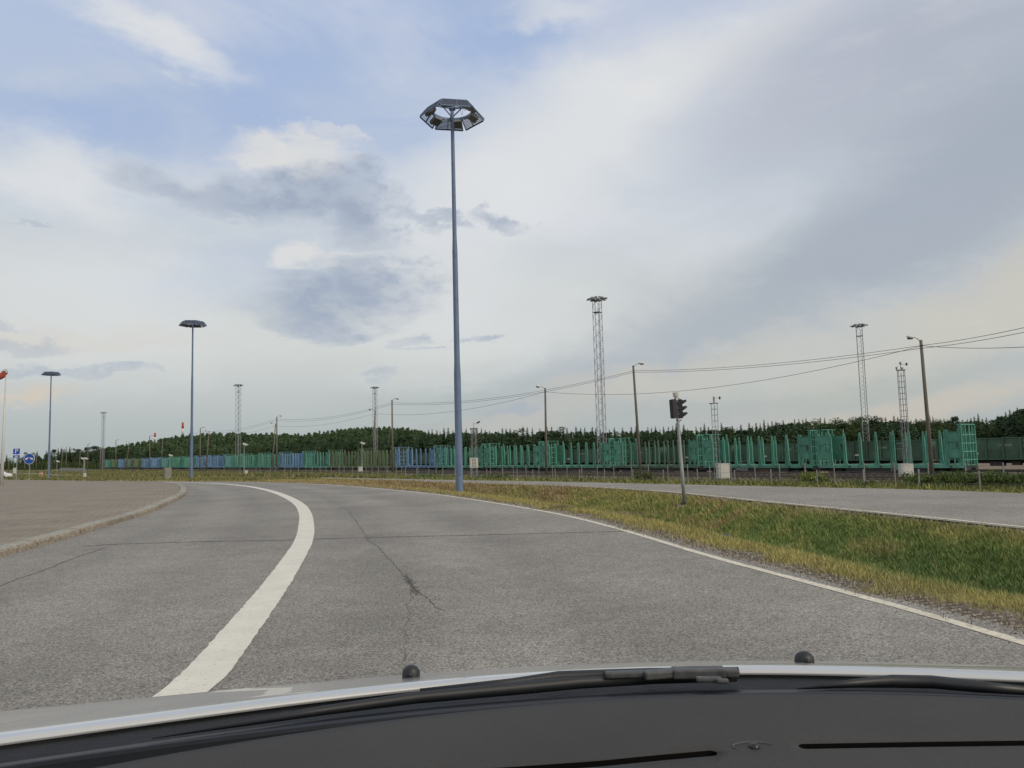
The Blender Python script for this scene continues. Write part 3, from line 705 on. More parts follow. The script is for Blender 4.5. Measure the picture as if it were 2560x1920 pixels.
deck_b = MB(); deck_b.box((0, 0, 1.27), (13.8, 2.7, .10))
for x in ST_X: deck_b.box((x, 0, 1.36), (.22, 2.6, .10))
PROTO = [('side_sill', sill_mb(-1).mesh('side_sill'), 0), ('side_sill', sill_mb(1).mesh('side_sill'), 0), ('deck', deck_b.mesh('deck'), 0),
         ('underframe', underframe_mb().mesh('underframe'), 1)]
CORN = [(sx, sy, corner_mb(sx, sy).mesh('corner_panel')) for sx in (-1, 1) for sy in (-1, 1)]
ENDW = {sx: endwall_mb(sx).mesh('end_wall') for sx in (-1, 1)}
STAN = {s: stanchion_mb(s).mesh('stanchion') for s in (-1, 1)}
WHL = {(x, s): wheel_mb(x, s).mesh('wheel') for x in (-.92, .92) for s in (-1, 1)}
BOG = bogie_mb().mesh('bogie')
cb_ = MB(); cb_.box((0, 0, 0), (.16, .05, .16)); CHB = cb_.mesh('chain_bracket'); bk_ = MB(); bk_.box((1.1, -1.34, .72), (1.1, .12, .34)); bk_.beam((-3, -1.3, .55), (.6, -1.3, .72), .06); BRK = bk_.mesh('brake_gear')
def wagon(k, label, paint, skip=(), thin=False):
    t = 14.62 * (k + .5); o = thing('timber_wagon', label, 'railway wagon', track_pt(t, 1.45), TRZ, 'timber wagons of the front train')
    near = k < 14
    for n, me, kind in PROTO: link(n, me, None, o, objmat=STEEL if kind else (MOSS if thin and n == 'deck' else paint))
    for sx, sy, me in CORN:
        if (sx, sy) in skip: continue
        link('corner_panel', me, None, o, objmat=TEAL if thin else paint)
    for sx in (-1, 1): link('end_wall', ENDW[sx], None, o, objmat=TEAL if thin else paint)
    for s in (-1, 1):
        for x in ST_X:
            c = link('stanchion', STAN[s], None, o, loc=(x + random.uniform(-.05, .05), 0, 0), objmat=paint)
            c.rotation_euler = (random.uniform(-.012, .012) * s, random.uniform(-.015, .015), 0)
            if thin: c.scale = (.62, 1, 1.0 - random.random() * .05)
            else: c.scale = (1, 1, random.uniform(.975, 1.01))
    if k < 8:
        for x in ST_X:
            if random.random() < .7: link('chain_bracket', CHB, None, o, loc=(x + .35, -1.50, 1.2), objmat=RUST)
        link('brake_gear', BRK, None, o, objmat=RUST if k % 2 else STEEL)
    for bx in (-4.9, 4.9):
        b = link('bogie', BOG, None, o, loc=(bx, 0, 0), objmat=STEEL)
        if near:
            for me in WHL.values(): link('wheel', me, None, b, objmat=WHEEL)
    return o
def text_mesh(s, size, name):
    cu = bpy.data.curves.new(name, 'FONT'); cu.body = s; cu.size = size; cu.align_x = 'CENTER'; cu.align_y = 'CENTER'; cu.extrude = .004
    o = bpy.data.objects.new(name, cu); COL.objects.link(o); me = bpy.data.meshes.new_from_object(o); bpy.data.objects.remove(o); me.name = name; return me
WHITE = mat('white_lettering', (.55, .56, .56), .8)
W_SPEC = [(0, 'teal timber wagon at the open end of the train, ladder-like end frame facing free track', TEAL),
          (1, 'teal timber wagon behind the small lattice mast with the round cabinet', TEAL),
          (2, 'faded timber wagon with thin weathered stakes, seen behind the traffic light', MOSS),
          (3, 'teal timber wagon between the tall lattice tower and the leaning lamp pole', TEAL),
          (4, 'teal timber wagon with paired pointed stakes behind the dark wooden lamp pole', TEAL),
          (5, 'teal timber wagon just right of the big light mast, behind the small camera lattice', TEAL),
          (6, 'blue timber wagon nearest to the big light mast', BLUE),
          (7, 'olive timber wagon coupled to the nearest blue wagon', OLIVE),
          (8, 'olive timber wagon coupled to the short run of teal wagon', OLIVE),
          (9, 'teal timber wagon squeezed between an olive and a blue wagon', TEAL),
          (10, 'blue timber wagon standing alone, just right of two crossing lamp poles', BLUE),
          (11, 'teal timber wagon behind the two crossing lamp poles', TEAL),
          (12, 'teal timber wagon behind the white camera post', TEAL), (13, 'teal timber wagon at the foot of the slim lattice tower', TEAL),
          (14, 'blue timber wagon, first of the far blue pair', BLUE), (15, 'blue timber wagon next to the middle light mast', BLUE),
          (16, 'teal timber wagon hidden partly by the middle light mast', TEAL), (17, 'teal timber wagon above the grey pedestal box', TEAL),
          (18, 'teal timber wagon coupled to the farthest blue pair', TEAL), (19, 'blue timber wagon, right one of the farthest blue pair', BLUE),
          (20, 'blue timber wagon, left one of the farthest blue pair', BLUE), (21, 'olive timber wagon, right one of the far dull pair', OLIVE),
          (22, 'olive timber wagon, left one of the far dull pair', OLIVE), (23, 'last blue timber wagon at the tail of the train', BLUE),
          (24, 'dark olive timber wagon, last but one of the train', OLIVE), (25, 'teal timber wagon at the very tail of the train', TEAL)]
for k, lab, p in W_SPEC:
    w = wagon(k, lab, p, thin=(k == 2))
    if k < 2:
        c = link('wagon_number', text_mesh('5442753' if k == 0 else '5443030', .46, 'wagon_number'), WHITE, w, loc=(1.2 if k == 0 else -1.8, -1.372, .92)); c.rotation_euler = (pi / 2, 0, 0)

# open goods wagons on the track behind
def gond():
    b = MB(); b.box((0, -1.45, 2.48), (12.7, .05, 2.3)); b.box((0, 1.45, 2.48), (12.7, .05, 2.3)); b.box((-6.33, 0, 2.48), (.05, 2.9, 2.3)); b.box((6.33, 0, 2.48), (.05, 2.9, 2.3)); b.box((0, 0, 1.36), (12.7, 2.9, .08))
    r = MB(); r.box((0, -1.56, 2.46), (.22, .16, 2.34)); r2 = MB(); r2.box((0, 1.56, 2.46), (.22, .16, 2.34))
    t = MB()
    for s in (-1, 1): t.box((0, s * 1.50, 3.66), (12.9, .16, .10)); t.box((0, s * 1.5, 1.30), (12.9, .18, .16))
    for s in (-1, 1): t.box((s * 6.38, 0, 3.66), (.14, 2.9, .10))
    u = MB(); u.box((0, 0, 1.0), (12.4, .6, .4)); u.box((0, -.9, .75), (1.4, .8, .5)); u.box((1.9, -.8, .8), (.9, .6, .4))
    for s in (-1, 1): u.box((s * 6.6, 0, 1.0), (.6, .3, .3))
    l = MB()
    for y_ in (-.18, .18): l.beam((y_ - .0, -1.66, 1.2), (y_, -1.66, 3.5), .035)
    for i in range(7): l.beam((-.18, -1.66, 1.35 + i * .33), (.18, -1.66, 1.35 + i * .33), .03)
    h = MB(); h.box((0, -1.50, 1.95), (1.25, .04, .95)); h.box((0, -1.53, 2.2), (.9, .03, .06)); h.box((0, -1.53, 1.75), (.9, .03, .06))
    mk = MB(); mk.box((0, 0, 0), (1.3, .012, .26)); mk2 = MB(); mk2.box((0, 0, 0), (.7, .012, .12)); mk3 = MB(); mk3.box((0, 0, 0), (1.0, .012, .2))
    return [x.mesh(n) for x, n in ((b, 'body'), (r, 'rib'), (r2, 'rib'), (t, 'rim'), (u, 'underframe'), (l, 'ladder'), (h, 'hatch'), (mk, 'marking'), (mk2, 'marking'), (mk3, 'marking'))]
GM = gond(); MARK = mat('faded_lettering', (.16, .22, .18), .8, var=.3, scale=12); MARKW = mat('white_mark', (.5, .52, .5), .8)
d_ = ray(1675, 1130); tg0 = (TR.x + NX * 24.57 - d_.x * (TR.y + NY * 24.57)) / (-EX + d_.x * EY)
gondolas = []
for k in range(-5, 16):
    t = tg0 + 13.92 * (k + .5)
    o = thing('gondola_wagon', 'PENDING', 'railway wagon', track_pt(t, 24.57), TRZ, 'open goods wagons on the rear track'); gondolas.append((k, o))
    gm = GOND
    link('body', GM[0], None, o, objmat=gm); link('rim', GM[3], None, o, objmat=gm); link('underframe', GM[4], None, o, objmat=STEEL)
    for i in range(8):
        x = -6.2 + 12.4 * i / 7; link('rib', GM[1], None, o, loc=(x, 0, 0), objmat=gm)
        if k > 6: break
    for i in range(7):
        x = -6.2 + 12.4 * (i + .5) / 7
        if k <= 6: link('hatch', GM[6], None, o, loc=(x, 0, 0), objmat=gm)
    link('ladder', GM[5], None, o, loc=(-5.6, 0, 0), objmat=gm)
    if k < 8:
        link('marking', GM[7], None, o, loc=(1.3 + random.uniform(-.3, .3), -1.482, 2.85), objmat=MARK); link('marking', GM[8], None, o, loc=(3.2, -1.482, 3.35), objmat=MARK)
        link('marking', GM[8], None, o, loc=(3.2, -1.482, 2.65), objmat=MARK); link('marking', GM[9], None, o, loc=(-2.2, -1.56, 1.95), objmat=MARKW)
    for bx in (-4.3, 4.3):
        b = link('bogie', BOG, None, o, loc=(bx, 0, 0), objmat=STEEL)
        if k < 4:
            for me in WHL.values(): link('wheel', me, None, b, objmat=WHEEL)
GL = {-5: 'dark green open wagon cut by the frame, past the end of the timber wagons', -4: 'dark green open wagon in the gap past the ladder end of the timber train',
      -3: 'dark green open wagon behind the white box and the tall leaning lamp pole', -2: 'dark green open wagon behind the widest part of the first timber wagon',
      -1: 'dark green open wagon seen between the stakes right of the traffic light', 0: 'dark green open wagon seen just left of the traffic light pole'}
for k, o in gondolas:
    if k in GL: o['label'] = GL[k]
    else:
        o['label'] = 'dark green open goods wagon behind the stakes, %s of its row from the right end' % ['first', 'second', 'third', 'fourth', 'fifth', 'sixth', 'seventh', 'eighth', 'ninth', 'tenth', 'eleventh', 'twelfth', 'thirteenth', 'fourteenth', 'fifteenth', 'sixteenth', 'seventeenth', 'eighteenth', 'nineteenth', 'twentieth', 'twenty-first'][k + 5]

# tracks
BALL = mat('ballast', (.17, .15, .125), .95, var=.35, scale=9, bump=.6, bscale=12); RAIL = mat('rusty_rail', (.095, .075, .06), .6, var=.2)
def track(name_u, z, t0, t1):
    o = link('railway_track', None); o['kind'] = 'structure'
    mb = MB()
    for s in (-.76, .76):
        a = track_pt(t0, name_u + s); b = track_pt(t1, name_u + s); a.z = b.z = z + .12; mb.beam(a, b, .07, .15)
    part('rail', mb, RAIL, o)
    mb = MB(); n = int((t1 - t0) / .62)
    for i in range(min(n, 420)):
        a = track_pt(t0 + i * .62, name_u - 1.35); b = track_pt(t0 + i * .62, name_u + 1.35); a.z = b.z = z; mb.beam(a, b, .24, .16)
    s = part('sleeper', mb, mat('sleeper_wood', (.085, .075, .062), .9), o); s['kind'] = 'stuff'
    mb = MB(); a = [track_pt(t0, name_u + q) for q in (-2.1, -1.5, 1.5, 2.1)]; b = [track_pt(t1, name_u + q) for q in (-2.1, -1.5, 1.5, 2.1)]
    for q, h in ((a, (-.32, 0, 0, -.32)), (b, (-.32, 0, 0, -.32))):
        for p, hh in zip(q, h): p.z = z - .02 + hh
    mb.add([*map(tuple, a), *map(tuple, b)], [(0, 4, 5, 1), (1, 5, 6, 2), (2, 6, 7, 3)]); part('ballast_bed', mb, BALL, o)
track(1.45, RAILZ - .13, -40, 420); track(24.57 + 1.0 - 1.0, RAILZ - .13, -60, 300)
track(-9.5, -1.42, -40, 330); track(-15.5, -1.42, -40, 330); track(12.5, RAILZ - .15, -50, 350)

# ------------------------------------------------------------------ tall light masts with octagonal louvre crowns
MAST = mat('mast_blue_grey', srgb(98, 117, 144), .5, var=.07, scale=3, dirt=srgb(88, 104, 130), dscale=4, spec=.4); MASTD = mat('louvre_grey', (.13, .15, .18), .55, var=.1)
MASTP = mat('reflector_underside', srgb(92, 104, 126), .45, var=.06); LAMPH = mat('floodlight_body', srgb(112, 116, 118), .5, var=.1); GLS = mat('lamp_glass', (.10, .105, .11), .3)
def light_mast(H):
    o = thing('light_mast', 'x', 'light mast')
    mb = MB(); prof = [(0, .165), (.02, .165), (.18, .135), (H * .30, .128), (H * .335, .108), (H * .62, .098), (H * .655, .080), (H * .97, .068), (H, .066)]
    mb.tube([(0, 0, z) for z, r in prof], [r for z, r in prof], 20); part('pole', mb, MAST, o, True)
    mb = MB(); mb.box((.02, -.148, .95), (.11, .02, .42)); part('service_door', mb, MAST, o)
    mb = MB(); mb.box((0, 0, .012), (.5, .5, .03)); part('base_plate', mb, MAST, o)
    N = 6; Ri, Ro = .95, 1.27; zi, zo = H - .06, H - .41; rot = radians(71)
    mb = MB(); mb.tube([(0, 0, H - .1), (0, 0, H + .05)], [.10, .10], 12); mb.box((0, 0, H + .0), (.24, .24, .12)); part('hub', mb, MAST, o)
    for i in range(3):
        a = rot + 2 * pi * i / 3 + .5; mb = MB(); mb.beam((0, 0, H - .02), (cos(a) * Ri * .93, sin(a) * Ri * .93, zi - .06), .05, .07)
        mb.beam((0, 0, H - .38), (cos(a) * .45, sin(a) * .45, H - .05), .035); part('arm', mb, MAST, o)
    for i in range(N):
        am = rot + 2 * pi * (i + .5) / N; mb = MB(); mb.beam((cos(am) * .78, sin(am) * .78, zi - .05), (cos(am) * Ri * cos(pi / N), sin(am) * Ri * cos(pi / N), zi), .03); part('stay', mb, MAST, o)
    mb = MB()
    for i in range(N * 3):
        a, b = rot + 2 * pi * i / (N * 3), rot + 2 * pi * (i + 1) / (N * 3); r = .78
        mb.beam((cos(a) * r, sin(a) * r, zi - .06), (cos(b) * r, sin(b) * r, zi - .06), .06, .10)
    part('ring', mb, MAST, o)
    for i in range(N):
        am = rot + 2 * pi * (i + .5) / N; M = Matrix.Rotation(am, 4, 'Z'); hw = tan(pi / N)
        fr = MB(); ci, co = Ri * cos(pi / N), Ro * cos(pi / N); wi, wo = Ri * sin(pi / N) * .97, Ro * sin(pi / N) * .88
        q = lambda t, s: Vector((ci + (co - ci) * t, s * (wi + (wo - wi) * t), zi + (zo - zi) * t))
        for t in (0, 1): fr.beam(q(t, -1), q(t, 1), .03, .05)
        for s in (-1, 1, .12): fr.beam(q(0, s), q(1, s), .025, .05)
        fr.v = [tuple(M @ Vector(v)) for v in fr.v]; p_ = part('louvre_panel', fr, MAST, o)
        for j in range(9):
            t = (j + .55) / 9.1; sl = MB(); a, b = q(t, -.98), q(t, .98); d = (b - a).normalized(); upn = Vector((.25, 0, .97))
            L = (b - a).length / 2; c = (a + b) / 2; hx = upn * .024; ex = d * L; th = Vector((.004, 0, .002))
            sl.add([c - ex - hx, c + ex - hx, c + ex + hx, c - ex + hx, c - ex - hx + th, c + ex - hx + th, c + ex + hx + th, c - ex + hx + th], [(0, 1, 2, 3), (7, 6, 5, 4), (0, 4, 5, 1), (1, 5, 6, 2), (2, 6, 7, 3), (3, 7, 4, 0)])
            sl.v = [tuple(M @ Vector(v)) for v in sl.v]; part('louvre', sl, MASTP, p_)
    for i in range(6):
        a = rot + 2 * pi * (i + .18) / 6; mb = MB(); M = Matrix.Translation((cos(a) * .86, sin(a) * .86, zi - .22)) @ Matrix.Rotation(a, 4, 'Z') @ Matrix.Rotation(radians(28), 4, 'Y')
        mb.box((0, 0, .0), (.34, .40, .12), M); mb.box((-.02, 0, .10), (.24, .30, .10), M, .7); f = part('floodlight', mb, LAMPH, o)
        mb = MB(); mb.box((.0, 0, -.066), (.28, .34, .012), M); part('lens', mb, GLS, f)
        mb = MB(); b_ = Vector((cos(a) * .85, sin(a) * .85, zi - .06)); mb.beam(b_, M @ Vector((-.1, .16, .08)), .025); mb.beam(b_, M @ Vector((-.1, -.16, .08)), .025); part('bracket', mb, MAST, f)
    mb = MB()
    for k, sg in ((.33, .42), (.45, .25)):
        mb.tube([(k, -.25 + .2 * sin(t), H - .05 - sg * sin(pi * t / 6.28) * 1.0) if False else (k + .12 * (t / 6.28), -.3, H - .02 - sg * 4 * (t / 6.28) * (1 - t / 6.28)) for t in np.linspace(0, 6.28, 9)], .006, 5)
    part('cable', mb, STEEL, o)
    return o
mb_ = (1149, 1228); g1 = P(*mb_); H1 = at(1130, 262, g1[1]).z - float(G0(g1[1]))
m1 = light_mast(H1); m1['label'] = 'tallest blue-grey light mast with louvred crown, on the verge by the white line'
m1.location = (g1[0], g1[1], gz(*g1) - .02); m1['group'] = 'tall light masts with louvred crowns'
for (px, pt, py), lab in (((478, 484, 803), 'middle blue-grey light mast, beside the grey pedestal box'), ((121, 126, 930), 'small distant blue-grey light mast right of the round blue sign')):
    c = copy_tree(m1); Y = 60
    for _ in range(40):
        d = ray(pt, py); x = d.x * Y; zb = gz(x, Y); Y = Y * (1 + .5 * (H1 / (EYE + d.z * Y - zb) - 1))
    c.location = (ray(px, 1200).x * Y, Y, zb); c['label'] = lab

# ------------------------------------------------------------------ lattice towers
GALV = mat('galvanised_steel', srgb(146, 150, 154), .55, metal=.0, var=.12, scale=2); GALVD = mat('galvanised_dark', srgb(122, 126, 130), .6, var=.1)
def lattice_mb(w, H, seg, bar, brace, horiz=True, diag=True, taper=1.0):
    mb = MB(); n = int(H / seg)
    def c(i, k): ww = w * (1 + (taper - 1) * k / n) / 2; return Vector((((-1, 1, 1, -1)[i]) * ww, ((-1, -1, 1, 1)[i]) * ww, H * k / n))
    for i in range(4): mb.beam(c(i, 0), c(i, n), bar)
    for k in range(n):
        for i in range(4):
            j = (i + 1) % 4
            if horiz: mb.beam(c(i, k + 1), c(j, k + 1), brace)
            if diag:
                a, b = (c(i, k), c(j, k + 1)) if (k + i) % 2 == 0 else (c(j, k), c(i, k + 1)); mb.beam(a, b, brace)
    return mb
TW = lattice_mb(1.05, 26, .82, .062, .034, horiz=False).mesh('lattice')
def flood_head():
    out = []
    mb = MB(); mb.box((0, 0, 26.0), (1.3, 1.3, .08)); out.append(('platform', mb.mesh('platform'))); mb = MB(); mb.box((0, 0, 24.2), (1.15, 1.15, .06)); out.append(('rest_platform', mb.mesh('rest_platform'))); mb = MB(); mb.box((0, 0, 26.35), (.08, .08, .7))
    for a in range(4): mb.beam((cos(a * pi / 2) * .1, sin(a * pi / 2) * .1, 26.3), (cos(a * pi / 2) * 1.7, sin(a * pi / 2) * 1.25, 26.3), .06)
    out.append(('lamp_frame', mb.mesh('lamp_frame')))
    for a in range(8):
        t = a * pi / 4 + .2; M = Matrix.Translation((cos(t) * 1.12, sin(t) * 1.12, 26.28)) @ Matrix.Rotation(t, 4, 'Z') @ Matrix.Rotation(radians(14), 4, 'Y')
        mb = MB(); mb.box((0, 0, 0), (.85, .50, .12), M); mb.box((-.3, 0, .1), (.4, .4, .16), M, .7); out.append(('floodlight', mb.mesh('floodlight')))
    mb = MB()
    for y_ in (-.2, .2): mb.beam((.2, y_, .3), (.2, y_, 25.5), .04)
    for i in range(40): mb.beam((.2, -.2, .6 + i * .62), (.2, .2, .6 + i * .62), .03)
    out.append(('ladder', mb.mesh('ladder'))); return out
HEAD = flood_head()
def at_top(px, py, H, zb=None):
    Y = 100
    for _ in range(80):
        d = ray(px, py); x = d.x * Y; z = gz(x, Y) if zb is None else zb; Y *= 1 + .5 * (H / (EYE + d.z * Y - z) - 1)
    return Vector((d.x * Y, Y, z))
for (px, py), lab in (((1492, 745), 'tall lattice floodlight tower rising right of the dark wooden lamp pole'), ((2147, 812), 'tall lattice floodlight tower behind the green wagons and the overhead wires'),
                      ((937, 968), 'lattice floodlight tower standing behind a leaning lamp pole in the hilly stretch'), ((596, 962), 'slim lattice floodlight tower between the middle mast and crossing lamp poles'),
                      ((259, 1031), 'farthest lattice floodlight tower at the tail of the train')):
    b = at_top(px, py, 26.4); o = thing('floodlight_tower', lab, 'lattice tower', b, radians(-28), 'lattice floodlight towers')
    link('lattice', TW, None, o, objmat=GALV)
    for n, me in HEAD: link(n, me, None, o, objmat=GALVD)

def small_mast(px, pyb, pyt, Y, label, style):
    d = ray(px, pyb); base = Vector((d.x * Y, Y, gz(d.x * Y, Y))); H = at(px, pyt, Y).z - base.z
    o = thing('camera_mast', label, 'lattice mast', base, radians(-15), 'small lattice masts by the yard fence')
    w = .42; part('lattice', lattice_mb(w, H, .42 if style != 2 else .34, .035, .022, True, style == 2), GALVD, o)
    mb = MB(); mb.box((0, 0, H), (w * 1.35, w * 1.35, .05)); part('platform', mb, GALV, o)
    if style != 2: mb = MB(); mb.tube([(0, 0, 0), (0, 0, H * .98)], .028, 6); part('cable_duct', mb, GALV, o)
    mb = MB(); t = H + (.50 if style == 1 else .55); mb.tube([(0, 0, H), (0, 0, t)], .07 if style == 1 else .03, 8); mb.beam((0, 0, t - .12), (.42, 0, t - .12), .025); mb.beam((.42, 0, t - .12), (.42, 0, t - .02), .025); part('camera_arm', mb, GALV, o)
    def dome(c, r):
        m2 = MB(); m2.tube([(c[0], c[1], c[2] + .12), (c[0], c[1], c[2] + .03), (c[0], c[1], c[2] - .04), (c[0], c[1], c[2] - .10)], [r, r, r * .9, r * .3], 10); return m2
    if style == 2:
        m2 = MB(); M = Matrix.Translation((.48, 0, t + .02)) @ Matrix.Rotation(radians(-22), 4, 'Y'); m2.box((0, 0, 0), (.34, .14, .13), M); part('camera', m2, mat('camera_dark', (.04, .04, .045), .5), o)
        for s in (-1, 1):
            m2 = MB(); m2.beam((0, 0, H + .02), (s * .32, 0, H - .02), .09); m2.beam((s * .30, 0, H - .02), (s * .34, 0, H - .14), .09); part('bracket', m2, GALVD, o)
    else:
        part('camera', dome((.42, 0, t - .14), .07), mat('camera_dark', (.04, .04, .045), .5), o)
        if style == 3:
            for c in ((-.28, 0, H + .14), (.12, .1, H + .10), (0, 0, H + .5)): part('camera', dome(c, .08), mat('camera_pale', (.3, .3, .3), .5), o)
        else:
            m2 = MB(); m2.tube([(-.22, -.1, H + .02), (-.22, -.1, H - .05)], [.13, .17], 10); part('antenna', m2, GALV, o)
    return o
small_mast(1795, 1211, 1008, 57, 'small lattice mast with a camera arm, in front of the rounded white cabinet', 1)
small_mast(2271, 1196, 925, 58, 'small ladder-like lattice mast topped by dome cameras, beside the square white box', 3)
small_mast(1187, 1196, 1071, 74, 'small lattice mast with one camera boom, behind the white panel box on legs', 2)
WHITEP = mat('white_cabinet_paint', srgb(196, 196, 190), .6, var=.05, scale=4, dirt=srgb(165, 162, 150), dscale=5, dlo=.5, dhi=.75)
def cabinet(px0, px1, py0, py1, Y, depth, label, rounded=False, m=WHITEP, rz=0.0, legs=0.0, name='cabinet'):
    a, b = at(px0, py1, Y), at(px1, py0, Y); w, h = b.x - a.x, b.z - a.z; xm = (a.x + b.x) / 2; zb = gz(xm, Y)
    o = thing(name, label, 'cabinet', (xm, Y, a.z), rz); mb = MB()
    if rounded:
        r = w * .16; poly = []
        for cx, cy, s0_ in ((w / 2 - r, depth / 2 - r, 0), (-w / 2 + r, depth / 2 - r, 90), (-w / 2 + r, -depth / 2 + r, 180), (w / 2 - r, -depth / 2 + r, 270)):
            poly += [(cx + r * cos(radians(s0_ + q)), cy + r * sin(radians(s0_ + q))) for q in (0, 30, 60, 90)]
        n = len(poly); mb.add([(x, y, 0) for x, y in poly] + [(x, y, h) for x, y in poly], [tuple(range(n))[::-1], tuple(range(n, 2 * n))] + [(i, (i + 1) % n, (i + 1) % n + n, i + n) for i in range(n)])
    else: mb.box((0, 0, h / 2), (w, depth, h))
    part('body', mb, m, o)
    mb = MB(); mb.box((0, -depth / 2 - .012, h * .5), (w * .82, .02, h * .9)); part('door', mb, m, o)
    mb = MB(); mb.box((0, 0, h + .015), (w * 1.05, depth * 1.08, .03)); part('lid', mb, m, o)
    mb = MB(); L = max(.05, a.z - zb + .05)
    for sx in (-1, 1): mb.box((sx * w * .35, 0, -L / 2), (.06, .06, L))
    part('leg', mb, GALVD, o); return o
cabinet(1792, 1822, 1159, 1196, 57.6, .55, 'white cabinet with rounded corners behind the small lattice mast', True)
cabinet(2251, 2279, 1160, 1192, 57.6, .5, 'square white box beside the ladder-like mast, half sunk in bushes')
pb = cabinet(1175, 1195, 1145, 1170, 73, .3, 'white panel box with dark cable slots on thin legs', False)
mbb = MB()
for i in (-1, 0, 1): mbb.box((i * .14, -.165, .48), (.035, .02, .80))
for z in (.18, .45, .75): mbb.box((0, -.168, z), (.36, .02, .03))
part('cable_slots', mbb, mat('slot_brown', (.09, .06, .05), .8), pb)
PED = mat('pedestal_grey', srgb(128, 128, 120), .85, var=.1, scale=6, bump=.3)
cabinet(411, 427, 1169, 1200, 70, .5, 'grey utility pedestal at the roadside left of the middle light mast', False, PED, radians(35))

# ------------------------------------------------------------------ wooden lamp poles and wires
WOOD = mat('weathered_pole_wood', srgb(104, 101, 92), .9, var=.25, scale=4, dirt=srgb(84, 80, 71), dscale=3, anis=(6, 6, .4), bump=.3)
LUM = mat('luminaire_shell', srgb(205, 206, 204), .35, var=.05); LUMD = mat('luminaire_under', (.10, .10, .10), .5)
def lamp_pole(bx, by, tx, ty, u, side, label, arm=.75):
    dt = ray(tx, ty); db = ray(bx, by); Y = u / (NX * db.x + NY); base = Vector((db.x * Y, Y, gz(db.x * Y, Y)))
    top = Vector((dt.x * Y, Y, EYE + dt.z * Y)); o = thing('lamp_pole', label, 'lamp pole', base, 0, 'wooden lamp poles along the yard')
    t = top - base; mb = MB(); mb.tube([(0, 0, -.2), tuple(t * .5), tuple(t)], [.155, .13, .105], 10); part('pole', mb, WOOD, o, True)
    if side:
        a = t + Vector((0, 0, -.15)); e = a + Vector((side * arm * .8, -.15, .34)); mb = MB(); mb.tube([a, a + Vector((side * arm * .4, -.08, .26)), e], [.03, .028, .028], 6); part('arm', mb, GALV, o)
        f = e + Vector((side * .30, 0, .04)); mb = MB(); mb.tube([e + Vector((-side * .1, 0, 0)), e + Vector((side * .12, 0, .03)), f, f + Vector((side * .2, 0, .03))], [.05, .11, .13, .04], 8); part('luminaire', mb, LUM, o, True)
        mb = MB(); mb.tube([e + Vector((side * .08, 0, -.07)), f + Vector((side * .12, 0, -.09))], [.08, .10], 8); part('diffuser', mb, LUMD, o, True)
    o['top_x'], o['top_y'], o['top_z'] = top; return o, base, top
LPS = {}
for key, bx, by, tx, ty, u, side, lab in [
    ('p0', 2331, 1188, 2302, 850, 58, -1, 'nearest wooden lamp pole, tilted, lamp arm to the left, before the first timber wagon'),
    ('p1', 1602, 1188, 1583, 914, 58, 1, 'wooden lamp pole leaning left of the traffic light, lamp arm to the right'),
    ('p2', 1366, 1182, 1363, 970, 58, -1, 'upright dark wooden lamp pole with lamp arm to the left, left of the tall tower'),
    ('p3', 982, 1180, 980, 1000, 58, 1, 'wooden lamp pole before the nearest blue wagon, just left of the big mast'),
    ('p4', 931, 1178, 938, 1026, 62, -1, 'leaning wooden lamp pole overlapping the lattice tower, before olive wagons'),
    ('p5', 692, 1178, 692, 1042, 58, 1, 'upright one of two crossing lamp poles before the blue wagon'),
    ('p6', 679, 1178, 689, 1059, 62, -1, 'slanting one of two crossing lamp poles'),
    ('p7', 500, 1178, 501, 1070, 58, 1, 'wooden lamp pole just right of the middle light mast'),
    ('p8', 514, 1176, 523, 1078, 62, -1, 'slanting lamp pole second to the right of the middle mast'),
    ('p9', 375, 1178, 374, 1090, 58, 1, 'thin lamp pole beside the first striped chimney'),
    ('p10', 402, 1177, 407, 1097, 62, -1, 'slanting thin lamp pole right of the first striped chimney'),
    ('p11', 289, 1178, 290, 1100, 58, 1, 'thin lamp pole before the tail blue wagon'), ('p12', 315, 1176, 323, 1105, 62, -1, 'slanting thin lamp pole before the dull olive wagons'),
    ('p13', 219, 1176, 220, 1110, 56, 1, 'thin lamp pole right of the low camera post cluster'), ('p14', 248, 1176, 252, 1122, 60, 0, 'slanting bare pole at the tail of the train'),
    ('p15', 197, 1172, 201, 1125, 52, 0, 'slanting bare pole before the grey barrier'), ('p16', 166, 1174, 166, 1117, 50, 0, 'bare upright pole before the left end of the grey barrier'),
    ('p17', 153, 1174, 156, 1127, 50, 0, 'slanting bare pole beside an upright one, left of the grey barrier'), ('p18', 125, 1174, 128, 1128, 44, 0, 'thin bare pole right behind the small light mast'),
    ('p19', 91, 1172, 91, 1132, 40, 0, 'thin bare pole right of the round blue sign'), ('p20', 61, 1172, 62, 1130, 36, 0, 'thin bare pole between the parking sign and the round sign'),
    ('p21', 34, 1170, 34, 1137, 32, 0, 'thin bare pole behind the parking sign'), ('p22', 21, 1170, 22, 1145, 30, 0, 'thin bare pole by the left frame edge')]:
    LPS[key] = lamp_pole(bx, by, tx, ty, u, side, lab)
WIRE = mat('wire_dark', (.03, .03, .032), .6)
def wire(pts, sags, r, label):
    mb = MB()
    for (a, b), sg in zip(zip(pts[:-1], pts[1:]), sags):
        mb.tube([a + (b - a) * t - Vector((0, 0, sg * 4 * t * (1 - t))) for t in np.linspace(0, 1, 17)], r, 4, False)
    o = link('overhead_wire', mb.mesh('overhead_wire'), WIRE); tag(o, label, 'wire', 'overhead wires between the lamp poles'); return o
